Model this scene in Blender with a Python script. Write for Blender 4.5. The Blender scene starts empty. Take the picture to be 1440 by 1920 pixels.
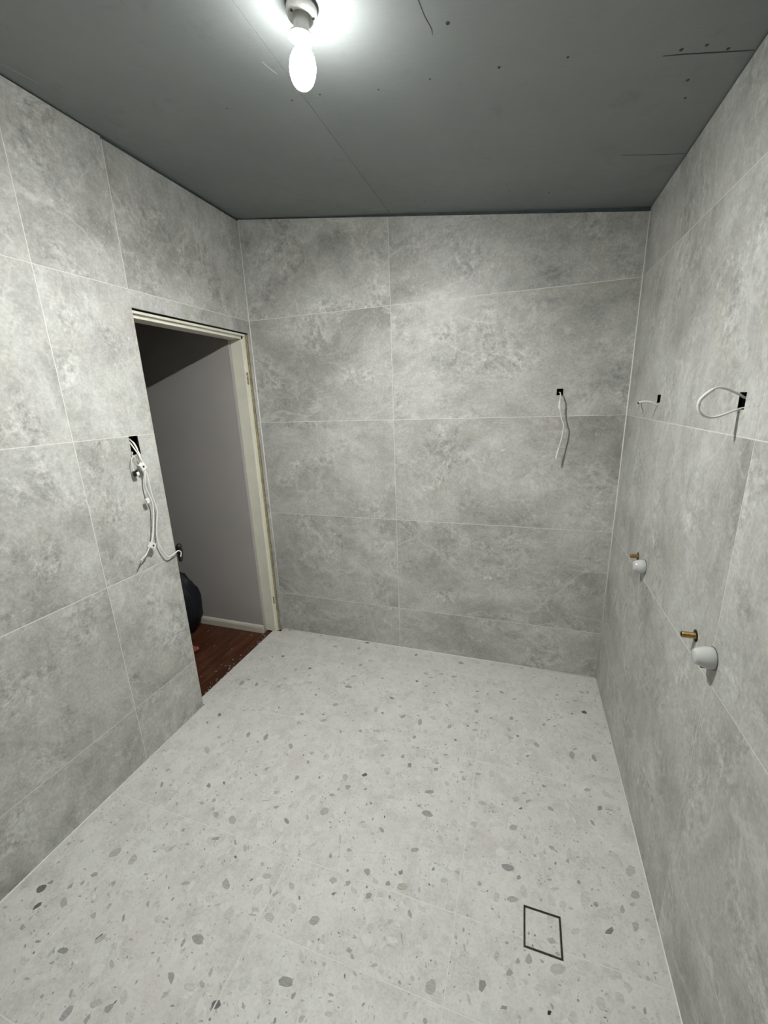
import bpy, bmesh, math, random
from mathutils import Vector, Matrix
from mathutils.geometry import tessellate_polygon

sc = bpy.context.scene
C = sc.collection

# ------------------------------------------------------------------ camera, world, light, exposure
cam_d = bpy.data.cameras.new('camera')
cam = bpy.data.objects.new('camera', cam_d)
C.objects.link(cam)
cam_d.sensor_fit = 'HORIZONTAL'
cam_d.sensor_width = 36.0
cam_d.lens = 767.71 / 1440 * 36.0
cam_d.clip_start = 0.02
_f = Vector((-0.31208193, 0.91288422, -0.26314877))
_r = Vector((0.94873397, 0.31405729, -0.03566339))
_u = Vector((-0.05008724, 0.26078807, 0.96409587))
M3 = Matrix((_r, _u, -_f)).transposed()
cam.matrix_world = Matrix.Translation((1.6058, -2.3064, 1.5995)) @ M3.to_4x4()
sc.camera = cam

world = bpy.data.worlds.new('world')
sc.world = world
world.use_nodes = True
world.node_tree.nodes['Background'].inputs[0].default_value = (0.55, 0.6, 0.65, 1)
world.node_tree.nodes['Background'].inputs[1].default_value = 0.0

BULB_STRENGTH = 30300.0      # at the nadir of the globe
BULB_SIDE = 0.0020           # share left on the sides, above the LED board
BULB_POW = 14.0
BULB_TOP = 0.0122
BULB_COLOR = (1.0, 1.0, 0.965)
sc.view_settings.view_transform = 'Standard'
sc.view_settings.look = 'None'
sc.view_settings.gamma = 1.0
sc.view_settings.use_curve_mapping = False
sc.view_settings.exposure = 0.0
sc.cycles.max_bounces = 8
sc.cycles.diffuse_bounces = 6
sc.cycles.glossy_bounces = 2
sc.cycles.caustics_reflective = False
sc.cycles.caustics_refractive = False
sc.cycles.sample_clamp_indirect = 6.0

# ------------------------------------------------------------------ room numbers (metres)
W = 2.0794           # room width, x from left wall to right wall
H0 = 2.6272          # ceiling height at the left wall
SL = -0.2645 / W     # ceiling falls towards the right wall
NEAR = -3.1          # wall behind the camera
DY0, DY1 = -0.829, -0.022   # doorway between tile edges
DZ = 2.0185
ROWS = [0.2894, 0.8894, 1.4894, 2.0894]
J = 0.0026           # joint width


def ceil_z(x):
    return H0 + SL * x

# ------------------------------------------------------------------ helpers


def tag(o, label=None, cat=None, group=None, kind=None):
    if label: o['label'] = label
    if cat: o['category'] = cat
    if group: o['group'] = group
    if kind: o['kind'] = kind
    return o


def link_mesh(name, me, mat=None, parent=None, loc=None, smooth=False):
    o = bpy.data.objects.new(name, me)
    C.objects.link(o)
    if mat is not None:
        for m in (mat if isinstance(mat, (list, tuple)) else [mat]):
            me.materials.append(m)
    if parent is not None: o.parent = parent
    if loc is not None: o.location = loc
    if smooth:
        for p in me.polygons: p.use_smooth = True
    return o


def mesh_obj(name, verts, faces, mat=None, parent=None, loc=None, smooth=False, fix=True):
    me = bpy.data.meshes.new(name)
    me.from_pydata([tuple(v) for v in verts], [], faces)
    if fix:
        bm = bmesh.new(); bm.from_mesh(me)
        bmesh.ops.recalc_face_normals(bm, faces=bm.faces[:])
        bm.to_mesh(me); bm.free()
    me.update()
    return link_mesh(name, me, mat, parent, loc, smooth)


def bm_obj(name, bm, mat=None, parent=None, loc=None, smooth=False):
    bmesh.ops.recalc_face_normals(bm, faces=bm.faces[:])
    me = bpy.data.meshes.new(name)
    bm.to_mesh(me); bm.free()
    return link_mesh(name, me, mat, parent, loc, smooth)


def empty(name, loc=(0, 0, 0)):
    o = bpy.data.objects.new(name, None)
    o.empty_display_size = 0.05
    C.objects.link(o)
    o.location = loc
    return o


def box_bm(bm, lo, hi, bevel=0.0):
    x0, y0, z0 = lo; x1, y1, z1 = hi
    vs = [bm.verts.new(p) for p in ((x0, y0, z0), (x1, y0, z0), (x1, y1, z0), (x0, y1, z0),
                                    (x0, y0, z1), (x1, y0, z1), (x1, y1, z1), (x0, y1, z1))]
    fs = [bm.faces.new([vs[i] for i in f]) for f in
          ((0, 3, 2, 1), (4, 5, 6, 7), (0, 1, 5, 4), (1, 2, 6, 5), (2, 3, 7, 6), (3, 0, 4, 7))]
    if bevel > 0:
        es = set(e for f in fs for e in f.edges)
        bmesh.ops.bevel(bm, geom=list(es), offset=bevel, segments=2, affect='EDGES', profile=0.6)


def box(name, lo, hi, mat, parent=None, bevel=0.0):
    bm = bmesh.new(); box_bm(bm, lo, hi, bevel)
    return bm_obj(name, bm, mat, parent)


def area2(p):
    return sum(p[i][0] * p[(i + 1) % len(p)][1] - p[(i + 1) % len(p)][0] * p[i][1] for i in range(len(p)))


def inset_poly(p, d):
    """inset a CCW polygon by d with mitred corners"""
    out = []
    n = len(p)
    for i in range(n):
        a, b, c = Vector(p[i - 1]), Vector(p[i]), Vector(p[(i + 1) % n])
        e1 = (b - a).normalized(); e2 = (c - b).normalized()
        n1 = Vector((-e1.y, e1.x)); n2 = Vector((-e2.y, e2.x))
        m = n1 + n2
        k = 1.0 + n1.dot(n2)
        if k < 0.2: k = 0.2
        out.append(tuple(b + m * (d / k)))
    return out


def prism(name, outer, holes, to3d, t, mat, parent=None, cham=0.0, w0=0.0, center=None):
    """plate with holes: front face at w=w0 facing the room, back at w0-t; chamfered rim"""
    if area2(outer) < 0: outer = outer[::-1]
    holes = [h if area2(h) < 0 else h[::-1] for h in holes]
    if center is None:
        center = (sum(p[0] for p in outer) / len(outer), sum(p[1] for p in outer) / len(outer))
    o3 = Vector(to3d(center[0], center[1], w0))
    rings = []
    for k, r in enumerate([outer] + holes):
        front = inset_poly(r, cham) if cham > 0 else list(r)
        rings.append((front, r))
    verts, faces = [], []
    fl = [[Vector((p[0], p[1], 0)) for p in f] for f, _ in rings]
    tris = tessellate_polygon(fl)
    flat = [p for f, _ in rings for p in f]
    verts += [to3d(p[0], p[1], w0) for p in flat]
    rim = [p for _, r in rings for p in r]
    n = len(flat)
    verts += [to3d(p[0], p[1], w0 - cham) for p in rim]
    verts += [to3d(p[0], p[1], w0 - t) for p in rim]
    faces += [tuple(tr) for tr in tris]
    faces += [tuple(i + 2 * n for i in reversed(tr)) for tr in tris]
    s = 0
    for f, r in rings:
        m = len(r)
        for i in range(m):
            a, b = s + i, s + (i + 1) % m
            faces.append((a, b, b + n, a + n))
            faces.append((a + n, b + n, b + 2 * n, a + 2 * n))
        s += m
    verts = [Vector(v) - o3 for v in verts]
    me = bpy.data.meshes.new(name)
    me.from_pydata([tuple(v) for v in verts], [], faces)
    bm = bmesh.new(); bm.from_mesh(me)
    if cham == 0:
        bmesh.ops.remove_doubles(bm, verts=bm.verts[:], dist=1e-6)
    bmesh.ops.recalc_face_normals(bm, faces=bm.faces[:])
    bm.to_mesh(me); bm.free()
    return link_mesh(name, me, mat, parent, o3)


def lathe(profile, seg=32, axis='Z', origin=(0, 0, 0), closed=False):
    """profile: (r, h) list"""
    vs, fs = [], []
    n = len(profile)
    for r, h in profile:
        for k in range(seg):
            a = 2 * math.pi * k / seg
            c, s = r * math.cos(a), r * math.sin(a)
            if axis == 'Z': v = (c, s, h)
            elif axis == 'X': v = (h, c, s)
            else: v = (c, h, s)
            vs.append((v[0] + origin[0], v[1] + origin[1], v[2] + origin[2]))
    for i in range(n - 1):
        for k in range(seg):
            a = i * seg + k; b = i * seg + (k + 1) % seg
            fs.append((a, b, b + seg, a + seg))
    if profile[0][0] > 1e-5 and not closed: fs.append(tuple(range(seg))[::-1])
    if profile[-1][0] > 1e-5 and not closed: fs.append(tuple((n - 1) * seg + k for k in range(seg)))
    if closed:
        for k in range(seg):
            a = (n - 1) * seg + k; b = (n - 1) * seg + (k + 1) % seg
            fs.append((a, b, (k + 1) % seg, k))
    return vs, fs


def catmull(pts, sub=6):
    P = [Vector(p) for p in pts]
    out = []
    for i in range(len(P) - 1):
        p0 = P[i - 1] if i > 0 else P[0] * 2 - P[1]
        p1, p2 = P[i], P[i + 1]
        p3 = P[i + 2] if i + 2 < len(P) else P[-1] * 2 - P[-2]
        for k in range(sub):
            t = k / sub
            out.append(0.5 * ((2 * p1) + (p2 - p0) * t + (2 * p0 - 5 * p1 + 4 * p2 - p3) * t * t
                              + (-p0 + 3 * p1 - 3 * p2 + p3) * t ** 3))
    out.append(P[-1])
    return out


def tube_bm(bm, pts, rad, seg=10, sub=6, flat=1.0, flat_dir=None):
    P = catmull(pts, sub) if sub > 1 else [Vector(p) for p in pts]
    N = len(P)
    rf = rad if callable(rad) else (lambda t: rad)
    tang = [(P[min(i + 1, N - 1)] - P[max(i - 1, 0)]).normalized() for i in range(N)]
    up = Vector((0, 0, 1)) if abs(tang[0].z) < 0.9 else Vector((1, 0, 0))
    nrm = (up - tang[0] * up.dot(tang[0])).normalized()
    rings = []
    for i in range(N):
        nrm = (nrm - tang[i] * nrm.dot(tang[i])).normalized()
        if flat_dir is not None:
            fd = Vector(flat_dir)
            nn = fd - tang[i] * fd.dot(tang[i])
            if nn.length > 1e-3: nrm = nn.normalized()
        bn = tang[i].cross(nrm)
        r = rf(i / (N - 1))
        rings.append([bm.verts.new(P[i] + nrm * math.cos(2 * math.pi * k / seg) * r * flat
                                   + bn * math.sin(2 * math.pi * k / seg) * r) for k in range(seg)])
    for i in range(N - 1):
        for k in range(seg):
            bm.faces.new((rings[i][k], rings[i][(k + 1) % seg], rings[i + 1][(k + 1) % seg], rings[i + 1][k]))
    bm.faces.new(rings[0][::-1]); bm.faces.new(rings[-1])


def tube(name, pts, rad, mat, parent=None, seg=10, sub=6, flat=1.0, flat_dir=None):
    bm = bmesh.new(); tube_bm(bm, pts, rad, seg, sub, flat, flat_dir)
    return bm_obj(name, bm, mat, parent, smooth=True)

# ------------------------------------------------------------------ materials


class NT:
    def __init__(s, name, rough=0.5, spec=0.5, metal=0.0):
        s.m = bpy.data.materials.new(name)
        s.m.use_nodes = True
        s.t = s.m.node_tree
        s.b = s.t.nodes['Principled BSDF']
        s.b.inputs['Roughness'].default_value = rough
        s.b.inputs['Specular IOR Level'].default_value = spec
        s.b.inputs['Metallic'].default_value = metal

    def n(s, typ, **kw):
        nd = s.t.nodes.new(typ)
        for k, v in kw.items():
            if k.startswith('i_'):
                key = k[2:].replace('_', ' ')
                sock = nd.inputs[int(key)] if key.isdigit() else nd.inputs[key]
                if hasattr(v, 'is_output') or isinstance(v, bpy.types.NodeSocket): s.t.links.new(v, sock)
                else: sock.default_value = v
            else: setattr(nd, k, v)
        return nd

    def coord(s, rand=True):
        tc = s.n('ShaderNodeTexCoord')
        out = tc.outputs['Object']
        if rand:
            oi = s.n('ShaderNodeObjectInfo')
            mul = s.n('ShaderNodeMath', operation='MULTIPLY', i_0=oi.outputs['Random'], i_1=53.0)
            cx = s.n('ShaderNodeCombineXYZ', i_0=mul.outputs[0], i_1=mul.outputs[0], i_2=mul.outputs[0])
            add = s.n('ShaderNodeVectorMath', operation='ADD', i_0=out, i_1=cx.outputs[0])
            out = add.outputs[0]
        return out

    def noise(s, vec, scale, detail=4, rough=0.5, dist=0.0):
        nd = s.n('ShaderNodeTexNoise', i_Vector=vec, i_Scale=scale, i_Detail=detail, i_Roughness=rough, i_Distortion=dist)
        return nd.outputs[0]

    def ramp(s, fac, stops, mode='LINEAR'):
        nd = s.n('ShaderNodeValToRGB', i_0=fac)
        cr = nd.color_ramp
        cr.interpolation = mode
        while len(cr.elements) > 1: cr.elements.remove(cr.elements[-1])
        for i, (p, c) in enumerate(stops):
            c = c if isinstance(c, (tuple, list)) else (c, c, c)
            e = cr.elements[0] if i == 0 else cr.elements.new(p)
            e.position = p
            e.color = (c[0], c[1], c[2], 1)
        return nd.outputs[0]

    def mix(s, fac, a, b, mode='MIX'):
        nd = s.n('ShaderNodeMix', data_type='RGBA', blend_type=mode)
        for idx, v in ((0, fac), (6, a), (7, b)):
            if isinstance(v, bpy.types.NodeSocket): s.t.links.new(v, nd.inputs[idx])
            else: nd.inputs[idx].default_value = v if idx == 0 else ((v[0], v[1], v[2], 1) if isinstance(v, (tuple, list)) else (v, v, v, 1))
        return nd.outputs[2]

    def math(s, op, a, b=0.0, clamp=False):
        nd = s.n('ShaderNodeMath', operation=op, i_0=a, i_1=b, i_2=0.11)
        nd.use_clamp = clamp
        return nd.outputs[0]

    def color(s, c):
        if isinstance(c, bpy.types.NodeSocket): s.t.links.new(c, s.b.inputs['Base Color'])
        else: s.b.inputs['Base Color'].default_value = (c[0], c[1], c[2], 1)

    def bump(s, h, strength=0.2, dist=0.001):
        nd = s.n('ShaderNodeBump', i_Height=h, i_Strength=strength, i_Distance=dist)
        s.t.links.new(nd.outputs[0], s.b.inputs['Normal'])


def plain(name, col, rough=0.5, spec=0.5, metal=0.0, nz=0.06, scale=20.0):
    m = NT(name, rough, spec, metal)
    v = m.coord()
    f = m.noise(v, scale, 5, 0.6)
    m.color(m.ramp(f, [(0.3, [c * (1 - nz) for c in col]), (0.7, [min(1, c * (1 + nz)) for c in col])]))
    return m.m


def stone_mat(name, k=1.0):
    m = NT(name, 0.42, 0.38)
    v = m.coord()
    warp = m.n('ShaderNodeTexNoise', i_Vector=v, i_Scale=1.6, i_Detail=3.0)
    ws = m.n('ShaderNodeVectorMath', operation='SCALE', i_0=warp.outputs[1])
    ws.inputs['Scale'].default_value = 0.22
    wv = m.n('ShaderNodeVectorMath', operation='ADD', i_0=v, i_1=ws.outputs[0]).outputs[0]
    # directional stretch: veining drifts along a diagonal
    mp = m.n('ShaderNodeMapping', i_Vector=wv)
    mp.inputs['Rotation'].default_value = (0.5, 0.6, 0.4)
    mp.inputs['Scale'].default_value = (1.0, 1.9, 1.5)
    dv = mp.outputs[0]
    a = lambda x: (x * k, x * k, x * k)
    base = m.ramp(m.noise(dv, 1.7, 6, 0.55, 0.4),
                  [(0.34, (0.315 * k, 0.312 * k, 0.292 * k)), (0.46, (0.415 * k, 0.415 * k, 0.393 * k)),
                   (0.60, (0.500 * k, 0.503 * k, 0.480 * k)), (0.72, (0.415 * k, 0.412 * k, 0.388 * k))])
    mid = m.ramp(m.noise(dv, 5.0, 8, 0.74, 0.25), [(0.30, 0.22), (0.5, 0.50), (0.70, 0.74)])
    c = m.mix(0.45, base, mid, 'OVERLAY')
    # mauve-grey cloud patches
    c = m.mix(m.math('MULTIPLY', m.ramp(m.noise(wv, 2.6, 4), [(0.5, 0.0), (0.68, 1.0)]), 0.30), c, (0.40 * k, 0.375 * k, 0.355 * k))
    c = m.mix(m.math('MULTIPLY', m.ramp(m.noise(dv, 3.8, 3), [(0.52, 0.0), (0.66, 1.0)]), 0.28), c, (0.45 * k, 0.452 * k, 0.39 * k))
    # crusty mottled areas
    crust = m.noise(wv, 34.0, 5, 0.80)
    cm = m.ramp(m.noise(dv, 3.2, 5, 0.6), [(0.50, 0.0), (0.66, 1.0)])
    crc = m.ramp(crust, [(0.36, 0.24), (0.5, 0.5), (0.64, 0.80)])
    c = m.mix(m.math('MULTIPLY_ADD', cm, 0.65), c, crc, 'OVERLAY')
    fine = m.ramp(m.noise(v, 95.0, 4, 0.7), [(0.32, 0.36), (0.5, 0.5), (0.68, 0.66)])
    c = m.mix(0.48, c, fine, 'OVERLAY')
    pits = m.ramp(m.noise(v, 60.0, 2, 0.5), [(0.68, 0.0), (0.74, 1.0)])
    c = m.mix(m.math('MULTIPLY', pits, 0.45), c, (0.62 * k, 0.62 * k, 0.59 * k))
    # pale wandering veins, broken up by a mask
    for sc_, wd, amt, off in ((1.3, 0.012, 0.55, 0.0), (2.7, 0.011, 0.46, 7.3), (5.5, 0.013, 0.30, 3.1)):
        vv = m.n('ShaderNodeVectorMath', operation='ADD', i_0=dv, i_1=(off, off, off)).outputs[0]
        d = m.math('ABSOLUTE', m.math('SUBTRACT', m.noise(vv, sc_, 7, 0.56, 0.35), 0.5))
        line = m.ramp(d, [(0.0, 1.0), (wd * 0.45, 0.5), (wd * 1.6, 0.0)])
        mask = m.ramp(m.noise(vv, sc_ * 1.35, 3), [(0.44, 0.0), (0.58, 1.0)])
        c = m.mix(m.math('MULTIPLY', m.math('MULTIPLY', line, mask), amt), c, (0.66 * k, 0.66 * k, 0.63 * k))
    # darker seams
    vv = m.n('ShaderNodeVectorMath', operation='ADD', i_0=dv, i_1=(19.0, 4.0, 8.0)).outputs[0]
    d = m.math('ABSOLUTE', m.math('SUBTRACT', m.noise(vv, 2.2, 7, 0.62, 0.4), 0.5))
    line = m.ramp(d, [(0.0, 1.0), (0.012, 0.0)])
    mask = m.ramp(m.noise(vv, 2.4, 3), [(0.52, 0.0), (0.66, 1.0)])
    c = m.mix(m.math('MULTIPLY', m.math('MULTIPLY', line, mask), 0.4), c, (0.27 * k, 0.265 * k, 0.25 * k))
    m.color(c)
    return m.m


def terrazzo_mat(name):
    m = NT(name, 0.48, 0.35)
    v = m.coord()
    base = m.ramp(m.noise(v, 9.0, 7, 0.65, 0.3), [(0.3, (0.520, 0.515, 0.485)), (0.5, (0.610, 0.608, 0.582)), (0.7, (0.665, 0.665, 0.640))])
    vo = m.n('ShaderNodeTexVoronoi', i_Vector=m.n('ShaderNodeVectorMath', operation='ADD', i_0=v,
             i_1=m.n('ShaderNodeVectorMath', operation='SCALE', i_0=m.n('ShaderNodeTexNoise', i_Vector=v, i_Scale=30.0).outputs[1], i_Scale=0.03).outputs[0]).outputs[0],
             i_Scale=55.0)
    tone = m.ramp(vo.outputs['Color'], [(0.0, 0.44), (0.35, 0.5), (1.0, 0.545)])
    c = m.mix(0.8, base, tone, 'OVERLAY')
    f = m.ramp(m.noise(v, 130.0, 5, 0.75), [(0.30, 0.32), (0.48, 0.5), (0.7, 0.60)])
    c = m.mix(0.7, c, f, 'OVERLAY')
    g = m.ramp(m.noise(v, 75.0, 3, 0.6), [(0.26, 1.0), (0.36, 0.0)])
    c = m.mix(m.math('MULTIPLY', g, 0.35), c, (0.40, 0.39, 0.36))
    pink = m.ramp(m.noise(v, 5.0, 3), [(0.55, 0.0), (0.7, 1.0)])
    c = m.mix(m.math('MULTIPLY', pink, 0.3), c, (0.60, 0.555, 0.53))
    m.color(c)
    return m.m


def chip_mat(name):
    m = NT(name, 0.45, 0.35)
    v = m.coord(False)
    at = m.n('ShaderNodeVertexColor')
    at.layer_name = 'tone'
    mp = m.n('ShaderNodeMapping', i_Vector=v)
    mp.inputs['Scale'].default_value = (60.0, 220.0, 60.0)
    mp.inputs['Rotation'].default_value = (0, 0, 0.7)
    f = m.ramp(m.noise(mp.outputs[0], 1.0, 5, 0.7), [(0.3, 0.34), (0.7, 0.66)])
    c = m.mix(0.7, at.outputs[0], f, 'OVERLAY')
    m.color(c)
    return m.m


def ceiling_mat(name):
    m = NT(name, 0.34, 0.6)
    v = m.coord(False)
    c = m.ramp(m.noise(v, 2.3, 5, 0.55), [(0.3, (0.190, 0.206, 0.206)), (0.7, (0.224, 0.240, 0.238))])
    sm = m.ramp(m.noise(v, 9.0, 4, 0.6, 0.5), [(0.60, 0.0), (0.74, 1.0)])
    c = m.mix(m.math('MULTIPLY', sm, 0.30), c, (0.10, 0.105, 0.10))
    sc_ = m.n('ShaderNodeMapping', i_Vector=v)
    sc_.inputs['Scale'].default_value = (10, 90, 10)
    f = m.ramp(m.noise(sc_.outputs[0], 2.0, 4, 0.6), [(0.3, 0.48), (0.7, 0.52)])
    c = m.mix(0.8, c, f, 'OVERLAY')
    m.color(c)
    rr = m.ramp(m.noise(v, 14.0, 5, 0.6), [(0.3, 0.47), (0.7, 0.56)])
    m.t.links.new(rr, m.b.inputs['Roughness'])
    m.bump(m.noise(v, 26.0, 5, 0.6), 0.12, 0.002)
    return m.m


M_STONE = stone_mat('grey_stone_porcelain')
M_FLOOR = terrazzo_mat('terrazzo_porcelain')
M_CHIP = chip_mat('terrazzo_chips')
M_CEIL = ceiling_mat('blue_grey_sheet')
M_GROUT = plain('light_grout', (0.70, 0.69, 0.66), 0.85, 0.2, nz=0.10, scale=60)
M_BEAD = plain('white_silicone', (0.80, 0.79, 0.76), 0.5, 0.4, nz=0.04, scale=60)
M_SUB = plain('teal_wall_board', (0.060, 0.085, 0.092), 0.6, 0.3, nz=0.3, scale=14)
M_DARK = plain('dark_cavity', (0.012, 0.012, 0.012), 0.9, 0.1)
M_PAINT = plain('cream_gloss_paint', (0.76, 0.745, 0.64), 0.34, 0.45, nz=0.05, scale=9)
M_RAW = plain('bare_timber', (0.36, 0.31, 0.18), 0.7, 0.2, nz=0.35, scale=45)
M_HALL = plain('mauve_grey_paint', (0.42, 0.40, 0.385), 0.55, 0.3, nz=0.04, scale=3)
M_SKIRT = plain('cream_skirting', (0.66, 0.63, 0.55), 0.45, 0.4, nz=0.06, scale=12)
M_WPLAS = plain('white_plastic', (0.80, 0.80, 0.77), 0.28, 0.5, nz=0.02)
M_CABLE = plain('white_cable_sheath', (0.74, 0.73, 0.69), 0.42, 0.4, nz=0.05, scale=60)
M_SHINY = plain('glossy_white_cap', (0.52, 0.53, 0.52), 0.10, 0.6, nz=0.03)
M_BLACK = plain('black_plastic', (0.012, 0.012, 0.013), 0.4, 0.4)
M_STEEL = plain('dull_steel', (0.30, 0.30, 0.28), 0.35, 0.5, 1.0, nz=0.2, scale=30)
M_DRAIN = plain('tarnished_drain_steel', (0.13, 0.115, 0.085), 0.38, 0.5, 0.8, nz=0.5, scale=60)
M_EDGE = plain('cut_tile_edge', (0.56, 0.53, 0.45), 0.8, 0.2, nz=0.08, scale=50)
M_SCREW = plain('screw_dimple', (0.05, 0.055, 0.052), 0.6, 0.3)
M_SCR = plain('pale_scuff', (0.42, 0.44, 0.43), 0.8, 0.2, nz=0.2, scale=80)
M_CRUMB = plain('plaster_crumb', (0.50, 0.47, 0.42), 0.9, 0.1, nz=0.3, scale=90)
M_STANDIN = plain('shade_standin_black', (0.010, 0.012, 0.016), 0.55, 0.25)  # near-black for the added form that replaces soft shade in the hall
M_RED = plain('dusty_red_paper', (0.33, 0.12, 0.10), 0.8, 0.2, nz=0.5, scale=60)
M_RUST = plain('rusty_mortise', (0.13, 0.09, 0.06), 0.8, 0.2, nz=0.5, scale=120)


def brass_mat():
    m = NT('brass', 0.32, 0.5, 1.0)
    v = m.coord()
    m.color(m.ramp(m.noise(v, 90.0, 4, 0.6), [(0.3, (0.30, 0.20, 0.075)), (0.7, (0.58, 0.42, 0.17))]))
    return m.m


def wood_mat():
    m = NT('worn_red_brown_boards', 0.42, 0.4)
    v = m.coord()
    mp = m.n('ShaderNodeMapping', i_Vector=v)
    mp.inputs['Scale'].default_value = (14.0, 1.3, 1.0)
    c = m.ramp(m.noise(mp.outputs[0], 2.4, 7, 0.62, 0.6), [(0.28, (0.020, 0.007, 0.004)), (0.52, (0.072, 0.022, 0.008)), (0.75, (0.150, 0.052, 0.020))])
    dust = m.ramp(m.noise(v, 7.0, 8, 0.7, 0.4), [(0.50, 0.0), (0.72, 1.0)])
    c = m.mix(m.math('MULTIPLY', dust, 0.26), c, (0.20, 0.135, 0.095))
    sc_ = m.n('ShaderNodeMapping', i_Vector=v)
    sc_.inputs['Scale'].default_value = (55.0, 4.0, 1.0)
    sc_.inputs['Rotation'].default_value = (0, 0, 0.25)
    s = m.ramp(m.noise(sc_.outputs[0], 2.0, 5, 0.7), [(0.64, 0.0), (0.72, 1.0)])
    c = m.mix(m.math('MULTIPLY', s, 0.35), c, (0.30, 0.20, 0.15))
    m.color(c)
    return m.m


M_BRASS = brass_mat()
M_WOOD = wood_mat()

M_BULB = bpy.data.materials.new('lit_bulb_globe')
M_BULB.use_nodes = True
_b = M_BULB.node_tree.nodes['Principled BSDF']
_b.inputs['Base Color'].default_value = (0.9, 0.9, 0.88, 1)
_b.inputs['Emission Color'].default_value = (*BULB_COLOR, 1)
# an LED bulb: the board inside faces down, so the frosted globe glows strongest underneath
_t = M_BULB.node_tree
_g = _t.nodes.new('ShaderNodeTexCoord')
_sx = _t.nodes.new('ShaderNodeSeparateXYZ'); _t.links.new(_g.outputs['Normal'], _sx.inputs[0])
_m1 = _t.nodes.new('ShaderNodeMath'); _m1.operation = 'MULTIPLY'; _m1.inputs[1].default_value = -1.0
_t.links.new(_sx.outputs[2], _m1.inputs[0])
_m2 = _t.nodes.new('ShaderNodeMath'); _m2.operation = 'MAXIMUM'; _m2.inputs[1].default_value = 0.0
_t.links.new(_m1.outputs[0], _m2.inputs[0])
_m3 = _t.nodes.new('ShaderNodeMath'); _m3.operation = 'POWER'; _m3.inputs[1].default_value = BULB_POW
_t.links.new(_m2.outputs[0], _m3.inputs[0])
_m4 = _t.nodes.new('ShaderNodeMath'); _m4.operation = 'ADD'; _m4.inputs[1].default_value = BULB_SIDE
_t.links.new(_m3.outputs[0], _m4.inputs[0])
_m5 = _t.nodes.new('ShaderNodeMath'); _m5.operation = 'MULTIPLY'; _m5.inputs[1].default_value = BULB_STRENGTH
_m6 = _t.nodes.new('ShaderNodeMath'); _m6.operation = 'MAXIMUM'; _m6.inputs[1].default_value = 0.0
_t.links.new(_sx.outputs[2], _m6.inputs[0])
_m7 = _t.nodes.new('ShaderNodeMath'); _m7.operation = 'MULTIPLY_ADD'; _m7.inputs[1].default_value = BULB_TOP
_t.links.new(_m6.outputs[0], _m7.inputs[0]); _t.links.new(_m4.outputs[0], _m7.inputs[2])
_t.links.new(_m7.outputs[0], _m5.inputs[0])
_t.links.new(_m5.outputs[0], _b.inputs['Emission Strength'])

# ------------------------------------------------------------------ setting: tiled walls
WT = 0.009           # tile thickness
L3 = lambda u, v, w: (w, u, v)            # left wall: u=y v=z, normal +x
B3 = lambda u, v, w: (u, -w, v)           # back wall: u=x v=z, normal -y
R3 = lambda u, v, w: (W - w, u, v)        # right wall: u=y v=z, normal -x
N3 = lambda u, v, w: (u, NEAR + w, v)     # near wall: normal +y
F3 = lambda u, v, w: (u, v, w)            # floor


def rect(u0, v0, u1, v1):
    return [(u0, v0), (u1, v0), (u1, v1), (u0, v1)]


def circle(u, v, r, n=20):
    return [(u + r * math.cos(2 * math.pi * k / n), v + r * math.sin(2 * math.pi * k / n)) for k in range(n)]


def wall(name, outline, holes, to3d, thick=0.09):
    o = prism(name, outline, holes, to3d, thick, M_SUB, w0=-WT, center=(0, 0))
    tag(o, kind='structure')
    return o


def tile(to3d, outer, holes, parent, mat=None, name='tile', cham=0.0004):
    return prism(name, outer, holes, to3d, WT - 0.0003, mat or M_STONE, parent_inv(parent), cham=cham)


def parent_inv(p):
    return p


def reparent(o, p):
    o.parent = p
    o.matrix_parent_inverse = Matrix.Identity(4)
    o.location = Vector(o.location) - Vector(p.location)


def add_tile(to3d, outer, holes, parent, mat=None, name='tile', cham=0.0004, t=None):
    o = prism(name, outer, holes, to3d, t or (WT - 0.0003), mat or M_STONE, None, cham=cham)
    reparent(o, parent)
    return o


def add_grout(to3d, outer, holes, parent):
    o = prism('grout', outer, holes, to3d, WT - 0.0009, M_GROUT, None, w0=-0.0004)
    reparent(o, parent)
    return o


def shrink(r, d=J / 2, sides='lbrt'):
    u0, v0, u1, v1 = r
    return (u0 + (d if 'l' in sides else 0), v0 + (d if 'b' in sides else 0),
            u1 - (d if 'r' in sides else 0), v1 - (d if 't' in sides else 0))


def cavity(to3d, u0, v0, u1, v1, parent, depth=0.075, d0=WT):
    """five-sided dark recess behind a cut-out"""
    vs = [to3d(*p) for p in ((u0, v0, -d0), (u1, v0, -d0), (u1, v1, -d0), (u0, v1, -d0),
                             (u0, v0, -d0 - depth), (u1, v0, -d0 - depth), (u1, v1, -d0 - depth), (u0, v1, -d0 - depth))]
    fs = [(4, 5, 6, 7), (0, 1, 5, 4), (1, 2, 6, 5), (2, 3, 7, 6), (3, 0, 4, 7)]
    o = mesh_obj('cable_recess', vs, fs, M_DARK, fix=False)
    reparent(o, parent)
    return o


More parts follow.
